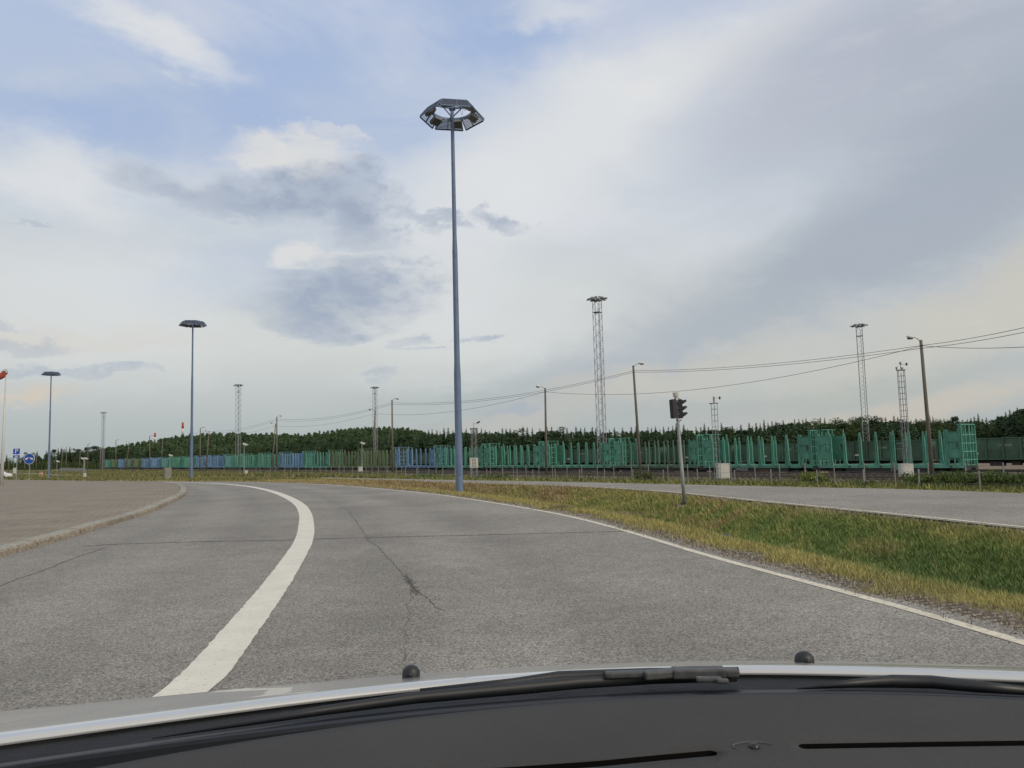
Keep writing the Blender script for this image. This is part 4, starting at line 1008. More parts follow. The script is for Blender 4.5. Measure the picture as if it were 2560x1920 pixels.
def pole_at(key, py, off=0.0):
    _, b, t = LPS[key]; Y = t.y
    f = 0
    for _ in range(30):
        p = b + (t - b) * (1 - f); d = ray(1280, 960)
        q = RM.transposed() @ (p - Vector((0, 0, EYE))); y_ = 960 - F * q.y / -q.z; f = max(0, f + (py - y_) / 400)
    return b + (t - b) * (1 - f) + Vector((0, -.15, off))
R1 = at(2760, 770, 36); R2 = at(2760, 785, 36); R3 = at(2760, 852, 34)
wire([pole_at('p9', 1096), pole_at('p7', 1078), pole_at('p5', 1047), pole_at('p3', 1007), pole_at('p1', 927), pole_at('p0', 864), R1], [.9, .9, 1.0, 1.1, .45, .2], .016, 'upper overhead wire of the close pair running pole to pole')
wire([pole_at('p9', 1100), pole_at('p7', 1082), pole_at('p5', 1051), pole_at('p3', 1011), pole_at('p1', 931), pole_at('p0', 871), R2], [.9, .9, 1.0, 1.1, .45, .2], .016, 'lower overhead wire of the close pair running pole to pole')
wire([pole_at('p10', 1104), pole_at('p8', 1085), pole_at('p6', 1065), pole_at('p4', 1034), pole_at('p2', 980), pole_at('p0', 865), R3], [.9, .9, .9, 1.1, 1.5, .25], .016, 'single overhead wire that sags to the slanting poles')

# ------------------------------------------------------------------ fences
POST = mat('fence_post_grey', srgb(128, 132, 128), .8, var=.15, scale=5)
def fence(xs_, u, h, label, w=.05, side=0.0):
    o = thing('wire_fence', label, 'fence', (0, 0, 0)); mbw = MB(); prev = None
    for px in xs_:
        d = ray(px, 1165); Y = u / (NX * d.x + NY); x = d.x * Y; z = gz(x, Y); mb = MB(); ln = random.uniform(-.02, .02)
        mb.beam((x, Y, z - .1), (x + ln, Y, z + h * random.uniform(.97, 1.03)), w); part('post', mb, POST, o)
        if prev is not None:
            for f in (.35, .62, .88): mbw.beam(prev + Vector((0, 0, h * f)), Vector((x, Y, z + h * f)), .010)
        prev = Vector((x, Y, z))
    q = part('wire', mbw, GALVD, o); q['kind'] = 'stuff'; return o
F1 = [560, 600, 640, 676, 712, 746, 780, 815, 848, 882, 915, 945, 969, 990, 1014, 1042, 1072, 1106, 1138, 1177, 1217, 1257, 1293, 1332, 1388, 1448, 1511, 1582, 1658, 1742, 1836, 1927, 2041, 2158, 2295, 2446, 2620]
fence(F1, 34.0, 1.45, 'near wire fence of thin grey posts along the far side of the second road')
F2 = [610, 650, 690, 727, 765, 800, 828, 860, 895, 930, 965, 1004, 1045, 1090, 1137, 1180, 1226, 1256, 1283, 1315, 1347, 1381, 1417, 1454, 1493, 1534, 1578, 1621, 1669, 1719, 1774, 1827, 1887, 1948, 2012, 2085, 2160, 2236, 2320, 2413, 2508, 2610]
fence(F2, 51.0, 1.55, 'farther wire fence of short grey posts in front of the rails', .06)
# low grey barrier on the left
a, b = at(150, 1170, 230), at(212, 1171, 240); mb = MB(); o = thing('barrier', 'low grey concrete barrier in the far field below the bare poles', 'barrier', (0, 0, 0)); CONC = mat('barrier_concrete', srgb(110, 116, 116), .9, var=.1)
for i in range(10):
    p, q = a + (b - a) * (i / 10 + .004), a + (b - a) * ((i + 1) / 10 - .004); m_ = MB(); m_.beam((p.x, p.y, p.z - .4), (q.x, q.y, q.z - .4), .3, 1.0); part('barrier_panel', m_, CONC, o)

# ------------------------------------------------------------------ camera posts, small things in the grass
def cam_post(px, pyb, pyt, Y, label, two=False, w=.07):
    b = at(px, pyb, Y); zb = gz(b.x, Y); H = at(px, pyt, Y).z - zb; o = thing('camera_post', label, 'camera post', (b.x, Y, zb), 0, 'white camera posts in the grass')
    mb = MB(); mb.tube([(0, 0, 0), (0, 0, H)], [w, w * .8], 8); part('pole', mb, GALVD, o)
    for s in ((-1, 1) if two else (1,)):
        m2 = MB(); M = Matrix.Translation((s * .25 if two else .12, 0, H + .1)) @ Matrix.Rotation(radians(20), 4, 'Y'); m2.box((0, 0, 0), (.50, .22, .22), M); m2.box((.30, 0, .06), (.14, .26, .05), M); part('camera', m2, WHITEP, o)
    return o
cam_post(610, 1186, 1113, 92, 'white camera on a post beside a white box, before the teal wagons')
cam_post(905, 1176, 1110, 92, 'white camera on a post beside a white box, before the olive wagons')
cam_post(424, 1178, 1140, 120, 'small white camera on a post above the grey pedestal')
cam_post(142, 1180, 1155, 140, 'small white camera post left of the grey barrier')
cam_post(210, 1188, 1148, 120, 'dark post carrying two pale cameras, above a white box', True, .16)
cabinet(613, 618, 1176, 1190, 90, .35, 'small white box at the foot of the camera post by the teal wagons')
cabinet(897, 906, 1167, 1179, 88, .4, 'small white box at the foot of the camera post by the olive wagons')
cabinet(210, 214, 1183, 1192, 110, .4, 'tiny white box under the post with two cameras')
cabinet(34, 40, 1170, 1184, 130, .4, 'small white box on a stem beside the parked white car')
for i, px in enumerate((99.5, 103.5, 106)):
    p = at(px, 1173, 150); mb = MB(); zb = gz(p.x, 150); o = thing('marker_post', ('pale orange marker post standing leftmost of three in the far grass', 'orange marker post in the middle of three in the far grass', 'orange marker post rightmost of three in the far grass')[i], 'marker post', (p.x, 150, zb), 0, 'orange marker posts')
    mb.tube([(0, 0, 0), (0, 0, 1.0), (0, 0, 1.05)], [.10, .10, .04], 8); part('post', mb, mat('marker_orange', (.45, .22, .13), .7), o); m2 = MB(); m2.tube([(0, 0, .7), (0, 0, .85)], .105, 8); part('reflective_band', m2, WHITEP, o)

# traffic light
def traffic_light():
    b = P(1711, 1244); Y = b[1]; zb = gz(*b); top = at(1690, 992, Y); o = thing('traffic_light', 'leaning traffic light on a grey pole with two dark three-lamp heads', 'traffic light', (b[0], Y, zb))
    t = top - Vector((b[0], Y, zb)); mb = MB(); mb.tube([tuple(t * k) for k in (0, .36, .361, .745, .75, .98)], [.050, .050, .047, .043, .039, .038], 12)
    part('pole', mb, mat('galvanised_pole', srgb(134, 138, 138), .55, var=.12, scale=5, dirt=srgb(112, 112, 108), dscale=6, anis=(3, 3, .6)), o, True)
    mb = MB(); mb.tube([(0, 0, -.05), (0, 0, .05), tuple(t * .03)], [.13, .115, .085], 10); part('base_collar', mb, mat('collar_black', (.02, .02, .02), .8), o)
    mb = MB(); mb.tube([(0, 0, -.04), (0, 0, .012)], [.22, .19], 14); part('footing', mb, KERB, o)
    mb = MB(); mb.tube([tuple(t * .965), tuple(t * 1.0)], [.052, .05], 12); mb.tube([tuple(t * 1.0), tuple(t * 1.018), tuple(t * 1.04)], [.075, .085, .088], 12); part('cap', mb, WHITEP, o)
    tilt = Matrix.Rotation(atan2(t.x, t.z), 4, 'Y'); HS = mat('signal_housing', (.014, .015, .020), .5, var=.2, scale=9); VS = mat('signal_visor', (.010, .012, .018), .45)
    LENS = mat('signal_lens', (.03, .02, .02), .25)
    for cx, cy, ang in ((-.095, -.03, radians(24)), (.095, .03, radians(-6))):
        c = t * .888 + Vector((cx, cy, 0)); M = Matrix.Translation(c) @ tilt @ Matrix.Rotation(ang, 4, 'Z')   # local +x = facing direction
        mb = MB(); mb.prism([(-.05, -.265), (.045, -.265), (.06, -.235), (.06, .235), (.045, .265), (-.05, .265), (-.065, .22), (-.065, -.22)], .155, M); h = part('signal_head', mb, HS, o)
        mb = MB(); mb.box((-.068, 0, 0), (.012, .165, .50), M); part('back_board', mb, mat('back_board_brown', (.018, .014, .016), .6), h)
        for z in (-.172, 0, .172):
            mb = MB(); n = 12; V = []
            for k, (x, s) in enumerate(((.058, 1), (.155, 1))):
                for i in range(n + 1):
                    a_ = radians(-40 + 260 * i / n); L = x if k == 0 else (.185 if sin(a_) > .3 else .185 - .11 * (.3 - sin(a_))); V.append((L, cos(a_) * .070, z + sin(a_) * .070))
            for k, (x, s) in enumerate(((.058, 1), (.155, 1))):
                for i in range(n + 1):
                    a_ = radians(-40 + 260 * i / n); L = x if k == 0 else (.185 if sin(a_) > .3 else .185 - .11 * (.3 - sin(a_))); V.append((L, cos(a_) * .064, z + sin(a_) * .064))
            m_ = n + 1; Fc = [(i, i + 1, m_ + i + 1, m_ + i) for i in range(n)] + [(2 * m_ + i, 3 * m_ + i, 3 * m_ + i + 1, 2 * m_ + i + 1) for i in range(n)] + [(m_ + i, m_ + i + 1, 3 * m_ + i + 1, 3 * m_ + i) for i in range(n)]
            mb.add(V, Fc, M); part('visor', mb, VS, h)
            mb = MB(); mb.tube([M @ Vector((.058, 0, z)), M @ Vector((.066, 0, z)), M @ Vector((.070, 0, z))], [.062, .058, .03], 14); part('lens', mb, LENS, h)
    mb = MB()
    for f, e in ((.765, .785), (.985, .985)):
        for cx, cy in ((-.055, -.06), (.10, .05)): mb.beam(t * f, t * e + Vector((cx, cy, 0)), .022)
    part('bracket', mb, VS, o); return o
traffic_light()

# signs
SBLUE = mat('sign_blue', (.012, .075, .36), .45, var=.04); SWHITE = mat('sign_white', (.72, .74, .74), .5); SPOLE = mat('sign_pole', srgb(138, 142, 142), .6)
def sign_base(px, pyb, pyt, Y, label, cat='road sign'):
    p = at(px, pyb, Y); zb = gz(p.x, Y); o = thing('road_sign', label, cat, (p.x, Y, zb)); H = at(px, pyt, Y).z - zb
    mb = MB(); mb.tube([(0, 0, -.1), (0, 0, H)], .035, 8); part('pole', mb, SPOLE, o); return o, zb
Y = 84; o, zb = sign_base(73.2, 1198, 1140, Y, 'round blue sign with two white arrows curving down to both sides')
c = at(73.8, 1147, Y); r = 13.6 / F * Y; cz = c.z - zb; cx = c.x - o.location.x
def disc_y(mb, c, r, t, n=28): disc(mb, c, r, t, n)
mb = MB(); disc_y(mb, (cx, -.05, cz), r, .02); part('rim', mb, SWHITE, o); mb = MB(); disc_y(mb, (cx, -.066, cz), r * .93, .012); pl = part('sign_plate', mb, SBLUE, o)
for s in (-1, 1):
    mb = MB(); k = r * .068; pts = []
    for q in [(1.1, 3.2), (2.6, 3.6), (5.0, 2.2), (6.2, 1.2), (7.4, 2.6), (8.6, -2.4), (3.4, -2.3), (4.7, -.9), (3.2, .8), (1.4, 1.6)][::s]: pts.append((cx + s * q[0] * k * 1.25, cz + q[1] * k))
    mb.prism(pts, .008, Matrix.Translation((0, -.078, 0))); part('arrow', mb, SWHITE, o)
Y = 80; o, zb = sign_base(41, 1198, 1122, Y, 'square blue parking sign with white P above a small blue plate')
a, b = at(33, 1136.5, Y), at(51.5, 1120.5, Y); ox = o.location.x; xm = (a.x + b.x) / 2 - ox; zm = (a.z + b.z) / 2 - zb; w, h = b.x - a.x, b.z - a.z
mb = MB(); mb.box((xm, -.05, zm), (w, .02, h)); part('rim', mb, SWHITE, o); mb = MB(); mb.box((xm, -.064, zm), (w * .92, .012, h * .90)); part('sign_plate', mb, SBLUE, o)
tm = text_mesh('P', h * 1.05, 'letter'); c = link('letter', tm, SWHITE, o, loc=(xm, -.073, zm)); c.rotation_euler = (pi / 2, 0, 0)
a, b = at(33, 1144, Y), at(51.5, 1137.5, Y); zm = (a.z + b.z) / 2 - zb; mb = MB(); mb.box((xm, -.05, zm), (w, .02, b.z - a.z)); part('rim', mb, SWHITE, o); mb = MB(); mb.box((xm, -.064, zm), (w * .93, .012, (b.z - a.z) * .86)); part('lower_plate', mb, SBLUE, o)
mb = MB(); mb.box((xm, -.073, zm), (w * .42, .008, (b.z - a.z) * .28)); part('bar_symbol', mb, SWHITE, o)

# windsock pole
Y = 62; b = at(3.5, 1203, Y); zb = gz(b.x, Y); tp = at(15.5, 925, Y); t = tp - Vector((b.x, Y, zb)); o = thing('windsock_pole', 'white tapering pole with a red windsock at its tip, at the frame edge', 'windsock', (b.x, Y, zb))
mb = MB(); mb.tube([(0, 0, 0), tuple(t * .35), tuple(t)], [.15, .10, .035], 14); part('pole', mb, mat('pole_white', srgb(190, 190, 184), .5, var=.03), o, True)
mb = MB(); c0 = t + Vector((-.05, 0, -.15)); c1 = c0 + Vector((-1.6, -.2, -1.25)); mb.tube([c0 + (c1 - c0) * q + Vector((0, 0, -.12 * sin(q * 9))) for q in np.linspace(0, 1, 9)], [.20, .24, .22, .23, .21, .22, .20, .19, .16], 14, False); part('windsock', mb, mat('windsock_red', (.36, .07, .045), .8, var=.25, scale=4), o, True)
mb = MB(); mb.tube([tuple(c0 + Vector((.0, .21 * sin(q), .21 * cos(q)))) for q in np.linspace(0, 2 * pi, 15)], .02, 6); part('hoop', mb, GALVD, o)

# parked white car, mostly cut by the frame edge
def far_car():
    Y = 150; f = at(24, 1190, Y); zb = gz(f.x, Y); o = thing('parked_car', 'white parked car at the left frame edge behind the windsock pole', 'car', (f.x - 2.2, Y, zb + .02), radians(6))
    body = MB(); prof = [(-2.1, .35), (-2.15, .75), (-1.9, .95), (-1.3, 1.0), (-.75, 1.42), (.45, 1.45), (1.15, .98), (2.0, .86), (2.18, .62), (2.15, .32)]
    body.prism(prof, 1.7); part('body', body, mat('car_white', (.72, .73, .73), .3, coat=.5, var=.02), o)
    g = MB(); g.prism([(-1.15, 1.0), (-.70, 1.36), (-.1, 1.38), (-.1, .98)], 1.72); g.prism([(0, .98), (0, 1.38), (.40, 1.39), (.98, .98)], 1.72); part('window', g, mat('car_glass', (.02, .025, .03), .1), o)
    for x in (-1.35, 1.35):
        w = MB()
        for s in (-1, 1): disc(w, (x, s * .78, .32), .32, .2)
        w_ = part('wheel', w, mat('tyre', (.02, .02, .02), .8), o)
far_car()

# chimneys
CR = mat('chimney_red', (.42, .06, .05), .7, var=.06); CW = mat('chimney_white', (.62, .60, .58), .7, var=.06)
for px, top, w, lab in ((387.5, 1082, 4.6, 'smaller red and white banded chimney rising over the wooded hill'), (457, 1056, 5.0, 'taller red and white banded chimney beside the middle light mast')):
    Y = 1500; p = at(px, top, Y); r = w / F * Y / 2; o = thing('chimney', lab, 'chimney', (p.x, Y, 0), 0, 'striped power plant chimneys'); band = 15.5 / F * Y if w > 4.8 else 10.5 / F * Y; z1 = p.z; i = 0
    while z1 > -2:
        z0 = max(z1 - band, -3); mb = MB(); mb.tube([(0, 0, z0), (0, 0, z1)], [r * 1.02, r], 18); part('band', mb, CR if i % 2 == 0 else CW, o, True); z1 = z0; i += 1
        if z0 <= -3: break

# ------------------------------------------------------------------ forest
BARK = mat('bark', (.085, .065, .05), .9, var=.3, scale=5)
LEAFS = [mat('spruce_green', (.040, .070, .036), .85, var=.45, scale=.9, spec=.1), mat('pine_green', (.056, .088, .044), .85, var=.45, scale=.8, spec=.1), mat('birch_green', (.078, .118, .045), .85, var=.4, scale=.8, spec=.1)]  # leaf greens lightened in place of haze over the far trees
def spruce_me(seed):
    R_ = random.Random(seed); mb = MB(); n = 26
    for i in range(n):
        t = i / n; z = .10 + .88 * t; r = (.24 * (1 - t) ** .9 + .014) * R_.uniform(.75, 1.15); k = max(4, int(11 * (1 - t) + 4)); ph = R_.random() * 6
        for j in range(k):
            a = ph + 2 * pi * j / k + R_.uniform(-.25, .25); L = r * R_.uniform(.6, 1.2); w = .046 * (1 - t) + .014; c, s = cos(a), sin(a); dz = -L * R_.uniform(.15, .5); up = .03 * (1 - t) + .012
            mb.add([(0, 0, z + up), (c * L - s * w * .3, s * L + c * w * .3, z + dz), (c * L * .55 + s * w, s * L * .55 - c * w, z + dz * .35 - .01), (c * L * .55 - s * w, s * L * .55 + c * w, z + dz * .35 - .012)], [(0, 3, 1), (0, 1, 2), (3, 2, 1)])
    mb.add([(-.006, 0, .93), (.006, 0, .93), (0, 0, 1.0)], [(0, 1, 2)]); mb.add([(0, -.006, .93), (0, .006, .93), (0, 0, 1.0)], [(0, 1, 2)]); return mb
def clump_me(seed, shape):
    R_ = random.Random(seed); mb = MB(); blobs = []
    for i in range(9 if shape == 'pine' else 14):
        if shape == 'pine': z = R_.uniform(.50, .94); r = .11 * (1.25 - z) + .05; a = R_.random() * 6.3; d = R_.uniform(0, .13) * (1.2 - z) * 1.8
        else: z = R_.uniform(.22, .92); r = .06 + .13 * sin(pi * min(max((z - .1) / .95, 0), 1)); a = R_.random() * 6.3; d = R_.uniform(0, .14) * sin(pi * min((z - .05) / .98, 1))
        blobs.append((cos(a) * d, sin(a) * d, z, r))
    for x, y, z, r in blobs:
        for _ in range(80):
            v = Vector((R_.gauss(0, 1), R_.gauss(0, 1), R_.gauss(0, 1))).normalized() * r * R_.uniform(.55, 1.1); v.z *= .75; c = Vector((x, y, z)) + v
            e1 = Vector((R_.gauss(0, 1), R_.gauss(0, 1), R_.gauss(0, .6))).normalized() * .026; e2 = Vector((R_.gauss(0, 1), R_.gauss(0, 1), R_.gauss(0, .6))).normalized() * .022
            mb.add([c - e1, c + e1, c + e2], [(0, 1, 2)])
    return mb
SPR = [spruce_me(i).mesh('crown') for i in range(6)]; PIN = [clump_me(20 + i, 'pine').mesh('crown') for i in range(4)]; BIR = [clump_me(40 + i, 'birch').mesh('crown') for i in range(4)]
tr_b = MB(); tr_b.tube([(0, 0, -.02), (0, 0, .5), (0, 0, .93)], [.014, .010, .003], 6); TRK = tr_b.mesh('trunk')
TOPS = [(-140, 1150), (0, 1146), (50, 1142), (72, 1131), (110, 1124), (200, 1116), (300, 1117), (400, 1114), (480, 1118), (560, 1120), (640, 1110), (695, 1096), (760, 1089), (800, 1094), (860, 1090), (930, 1085), (1000, 1081), (1060, 1073), (1120, 1072), (1160, 1069), (1250, 1067), (1400, 1065), (1500, 1069), (1650, 1064), (1800, 1064), (1850, 1063), (1950, 1050), (2020, 1044), (2100, 1046), (2200, 1039), (2300, 1043), (2400, 1040), (2480, 1040), (2520, 1028), (2560, 1008), (2620, 1000), (2760, 985)]
DIST = [(-140, 560), (0, 520), (72, 430), (400, 430), (700, 400), (1000, 330), (1200, 300), (2000, 270), (2450, 240), (2560, 205), (2760, 190)]
def itp(tab, x): return float(np.interp(x, [t[0] for t in tab], [t[1] for t in tab]))
R_ = random.Random(11)
ORD = ['first', 'second', 'third', 'fourth', 'fifth', 'sixth', 'seventh', 'eighth', 'ninth', 'tenth', 'eleventh', 'twelfth', 'thirteenth', 'fourteenth', 'fifteenth', 'sixteenth', 'seventeenth', 'eighteenth', 'nineteenth', 'twentieth']
MARKS = [(-1000, 'the left frame edge'), (125, 'the small light mast'), (257, 'the farthest lattice tower'), (374, 'the smaller chimney'), (481, 'the middle light mast'), (596, 'the slim lattice tower'), (690, 'the crossing lamp poles'),
         (795, 'the middle teal wagon end'), (905, 'the olive wagon camera post'), (981, 'the blue wagon lamp pole'), (1147, 'the big light mast'), (1250, 'the teal end frame'), (1364, 'the dark upright lamp pole'), (1500, 'the tall middle lattice tower'), (1592, 'the leaning pole'),
         (1700, 'the traffic light'), (1795, 'the rounded cabinet mast'), (1900, 'the big plated wagon end region'), (2045, 'the coupled plated wagon ends'), (2160, 'the right-hand tall lattice tower'), (2258, 'the ladder-like mast'), (2305, 'the nearest lamp pole'), (2425, 'the ladder end of the train'), (2500, 'the far right forest rise')]
MARKS[17] = (1905, 'the second timber wagon middle')
COUNT = {}
def tree_label(kind, px):
    k = max(i for i, m_ in enumerate(MARKS) if m_[0] <= px); COUNT[(k, kind)] = n = COUNT.get((k, kind), 0) + 1
    return '%s %s right of %s at forest edge' % (ORD[n - 1], ('pointed dark spruce', 'bushy pine', 'pale green birch')[kind], MARKS[k][1])
def place_tree(px, top, D, kind, i):
    d = ray(px, top); x = d.x * D; zb = gz(x, D); H = EYE + d.z * D - zb
    names = (('spruce_tree', 'pointed dark spruce in the forest edge behind the rail yard', 'spruces of the forest edge'), ('pine_tree', 'bushy-topped pine in the forest edge behind the rail yard', 'pines of the forest edge'), ('birch_tree', 'lighter rounded birch in the forest edge behind the rail yard', 'birches of the forest edge'))[kind]
    o = thing(names[0], tree_label(kind, px), 'tree', (x, D, zb), R_.random() * 6.3, names[2])
    me = (SPR, PIN, BIR)[kind][i % (6 if kind == 0 else 4)]; wd = R_.uniform(.85, 1.25) * min(H, 14) * (1.0 if kind == 0 else 1.15)
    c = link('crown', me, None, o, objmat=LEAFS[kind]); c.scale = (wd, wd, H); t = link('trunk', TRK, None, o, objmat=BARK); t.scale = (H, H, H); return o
px = -130; i = 0
while px < 2740:
    D = itp(DIST, px) + R_.uniform(-14, 20); top = itp(TOPS, px); v = R_.random()
    top2 = top + abs(R_.gauss(0, 6)) + (R_.random() < .2) * -7
    if px > 1800: kind = 0 if v < .66 else (1 if v < .84 else 2)
    elif px > 680: kind = 0 if v < .74 else 1
    else: kind = 1 if v < .5 else (0 if v < .8 else 2)
    if kind == 1 and px > 650: top2 += 6
    if kind == 0: top2 -= 2 + 4 * R_.random()
    place_tree(px, top2, D, kind, i); i += 1; px += R_.uniform(7.8, 12.5)
# the wood behind them, one mass
def forest_mass(name, entries, m, label_kind='stuff'):
    V, Fc, k = [], [], 0
    for x, y, z, H, w, me, a in entries:
        n = len(me.vertices); co = np.empty(n * 3, np.float32); me.vertices.foreach_get('co', co); co = co.reshape(-1, 3).copy(); ca, sa = cos(a), sin(a)
        X_ = co[:, 0] * w; Y_ = co[:, 1] * w; V.append(np.c_[X_ * ca - Y_ * sa + x, X_ * sa + Y_ * ca + y, co[:, 2] * H + z])
        f = np.array([p.vertices[:] for p in me.polygons], np.int32); Fc.append(f + k); k += n
    o = structure(name, np_mesh(name, np.concatenate(V), np.concatenate(Fc)), m, 'stuff'); return o
def low(me_src, kind, seed):
    return me_src
LOWS = []
for sd_ in range(3):
    q = random.Random(90 + sd_); mb = MB()
    for _ in range(150):
        z = q.uniform(.04, .96); r = .16 * (1 - z) ** .6 * q.uniform(.5, 1.1) + .01; a = q.random() * 6.3; c = Vector((cos(a) * r, sin(a) * r, z)); e1 = Vector((-sin(a), cos(a), q.uniform(-.5, .5))) * q.uniform(.03, .07); e2 = Vector((cos(a) * .02, sin(a) * .02, -q.uniform(.03, .09)))
        mb.add([c - e1, c + e1, c + e2 * (1 if q.random() < .5 else -1)], [(0, 1, 2)])
    LOWS.append(mb.mesh('low_tree'))
ent = []
for j in range(2300):
    px = R_.uniform(-150, 2780); D = itp(DIST, px) + R_.uniform(5, 60); top = itp(TOPS, px) + 11 + 34 * R_.random() ** 1.3; d = ray(px, top); x = d.x * D; zb = gz(x, D); H = max(4, EYE + d.z * D - zb)
    ent.append((x, D, zb, H, min(H, 14) * R_.uniform(1.1, 1.6), LOWS[j % 3], R_.random() * 6))
forest_mass('forest', ent, mat('forest_green', (.046, .076, .040), .85, var=.45, scale=.5, spec=.1))
# shrubs at the foot of the forest on the left, and a wooded hill
ent = []
for j in range(500):
    px = R_.uniform(-140, 420); D = itp(DIST, px) - R_.uniform(6, 30); d = ray(px, 1162); x = d.x * D; ent.append((x, D, gz(x, D), R_.uniform(2, 5), R_.uniform(3, 6), LOWS[j % 3], R_.random() * 6))
forest_mass('undergrowth', ent, mat('undergrowth_green', (.06, .085, .034), .85, var=.4, scale=.5, spec=.1))
HILL = [(300, 1128), (400, 1112), (430, 1106), (500, 1098), (580, 1095), (640, 1096), (700, 1098), (760, 1100), (820, 1090), (870, 1086), (905, 1083), (960, 1082), (1010, 1083), (1060, 1094), (1130, 1110)]
def hill():
    n, m_ = 90, 16; V = []
    for j in range(m_):
        D = 640 + j * 22
        for i in range(n):
            px = 180 + 1060 * i / (n - 1); d = ray(px, itp(HILL, px) + 13); ztop = EYE + d.z * 900; w = sst(640, 880, D) ; e = sst(0, .12, i / (n - 1)) * sst(1, .88, i / (n - 1)); zb = -2.3
            V.append((d.x * D, D, zb + (ztop - zb) * float(w * e)))
    Fc = [(j * n + i, j * n + i + 1, (j + 1) * n + i + 1, (j + 1) * n + i) for j in range(m_ - 1) for i in range(n - 1)]
    structure('hill', np_mesh('hill', V, Fc, True), mat('hill_soil', (.05, .06, .03), .95)); return np.array(V).reshape(m_, n, 3)
HV = hill(); ent = []
for j in range(1900):
    a, b = R_.uniform(.5, 14.9), R_.uniform(0, 88.9); p = HV[int(a), int(b)] * (1 - b % 1) + HV[int(a), int(b) + 1] * (b % 1); H = R_.uniform(9, 14)
    ent.append((p[0], p[1], p[2] - .5, H, R_.uniform(17, 26), LOWS[j % 3], R_.random() * 6))
forest_mass('woods', ent, mat('hill_green', (.056, .092, .044), .85, var=.4, scale=.12, spec=.1))

# ------------------------------------------------------------------ bushes
def bush(px, py, Y, w, h, col, label, n=900, seed=1, tall=False):
    q = random.Random(seed); p = at(px, py, Y); zb = gz(p.x, Y); o = thing('bush', label, 'bush', (p.x, Y, zb), 0, 'bushes along the yard fence'); mb = MB(); lf = .055 + .0009 * Y
    cs = [(q.uniform(-.34, .34) * w, q.uniform(-.3, .3) * w * .6, q.uniform(.25, .72) * h, q.uniform(.16, .30)) for _ in range(16)]
    for _ in range(n):
        c = q.choice(cs); v = Vector((q.gauss(0, 1), q.gauss(0, 1), q.gauss(0, 1))).normalized() * q.uniform(.5, 1.05); c_ = Vector((c[0] + v.x * c[3] * w, c[1] + v.y * c[3] * w * .7, max(.02, c[2] + v.z * c[3] * h * 1.1)))
        e1 = Vector((q.gauss(0, 1), q.gauss(0, 1), q.gauss(0, 1))).normalized() * lf; e2 = Vector((q.gauss(0, .5), q.gauss(0, .5), q.uniform(.4, 1.6))).normalized() * lf * 1.6
        mb.add([c_ - e1 * .5, c_ + e1 * .5, c_ + e2], [(0, 1, 2)])
    part('foliage', mb, mat('bush_%d' % seed, col, .85, var=.4, scale=2.5, spec=.15), o)
    mb = MB()
    for _ in range(7): mb.beam((q.uniform(-.1, .1), q.uniform(-.1, .1), 0), (q.uniform(-.3, .3) * w, q.uniform(-.2, .2) * w, h * .7), .02)
    part('stem', mb, BARK, o)
bush(2030, 1190, 50, 2.3, 1.15, (.17, .21, .06), 'rounded yellow-green bush in front of the wagon with plated ends', 1300, 51)
for i, (px, Y, w, h) in enumerate(((2300, 46, 2.2, 1.1), (2360, 47, 2.6, 1.25), (2430, 45, 2.6, 1.2), (2505, 44, 2.8, 1.15), (2590, 43, 2.8, 1.2))):
    bush(px, 1190, Y, w, h, (.095, .135, .042), ('leafy bush hiding the foot of the square white box', 'leafy bush beside the foot of the nearest lamp pole', 'tall leafy bush below the ladder end of the timber train', 'leafy bush before the open track past the train', 'leafy bush cut by the right frame edge')[i], 1300, 60 + i)
bush(1606, 1190, 58, 1.6, 1.35, (.10, .12, .05), 'dull bush at the foot of the lamp pole near the traffic light', 700, 70)
bush(1070, 1180, 70, 3.0, 1.1, (.10, .15, .05), 'low green bush just left of the big light mast', 700, 71)
bush(1230, 1185, 62, 2.6, 1.1, (.10, .135, .05), 'low green bush right of the white panel box', 700, 72)
bush(1460, 1185, 56, 2.6, 1.0, (.095, .125, .05), 'low bush before the tall lattice tower', 700, 73)
bush(2170, 1195, 46, 1.5, .7, (.085, .12, .04), 'small dark bush between the round bush and the white box', 500, 74)

# ------------------------------------------------------------------ grass
def blades(name, X, Y, h, w, tint, lean=.35, Z3=None):
    n = len(X); Z3 = Z3 or zones(X, Y); Z = ground_z(X, Y, Z3) - .02; a = rng.uniform(0, 2 * pi, n); ca, sa = np.cos(a), np.sin(a)
    lx = rng.normal(0, lean, n) * h; ly = rng.normal(0, lean, n) * h
    V = np.empty((n, 3, 3)); V[:, 0] = np.c_[X - ca * w, Y - sa * w, Z]; V[:, 1] = np.c_[X + ca * w, Y + sa * w, Z]; V[:, 2] = np.c_[X + lx, Y + ly, Z + h]
    c = np.repeat(tint, 3, axis=0); me = np_mesh(name, V.reshape(-1, 3), np.arange(n * 3).reshape(n, 3), colors=c)
    return structure(name, me, mat('grass_blades', rough=.8, var=.12, scale=3, attr='tint', spec=.15), 'stuff')
def scatter(n, r0, r1, a0, a1):
    r = np.exp(rng.uniform(np.log(r0), np.log(r1), n)); a = np.radians(rng.uniform(a0, a1, n)); return r * np.sin(a), r * np.cos(a), r
Av = resample(A[(A[:, 1] > 2.5) & (A[:, 1] < 78) & (A[:, 0] > -45)], 900); NAv = normals(Av); wid = -sdist(Bc, Av[:, 0], Av[:, 1])
dd = np.hypot(Av[:, 0], Av[:, 1]); wt = wid / np.maximum(dd, 5) ** 1.35; wt /= wt.sum(); ii = rng.choice(len(Av), 430000, p=wt); off = rng.random(len(ii)) * wid[ii]
X = Av[ii, 0] + NAv[ii, 0] * off + rng.normal(0, .04, len(ii)); Y_ = Av[ii, 1] + NAv[ii, 1] * off + rng.normal(0, .06, len(ii)); Z3 = (off, off - wid[ii], np.full(len(ii), -9.0))
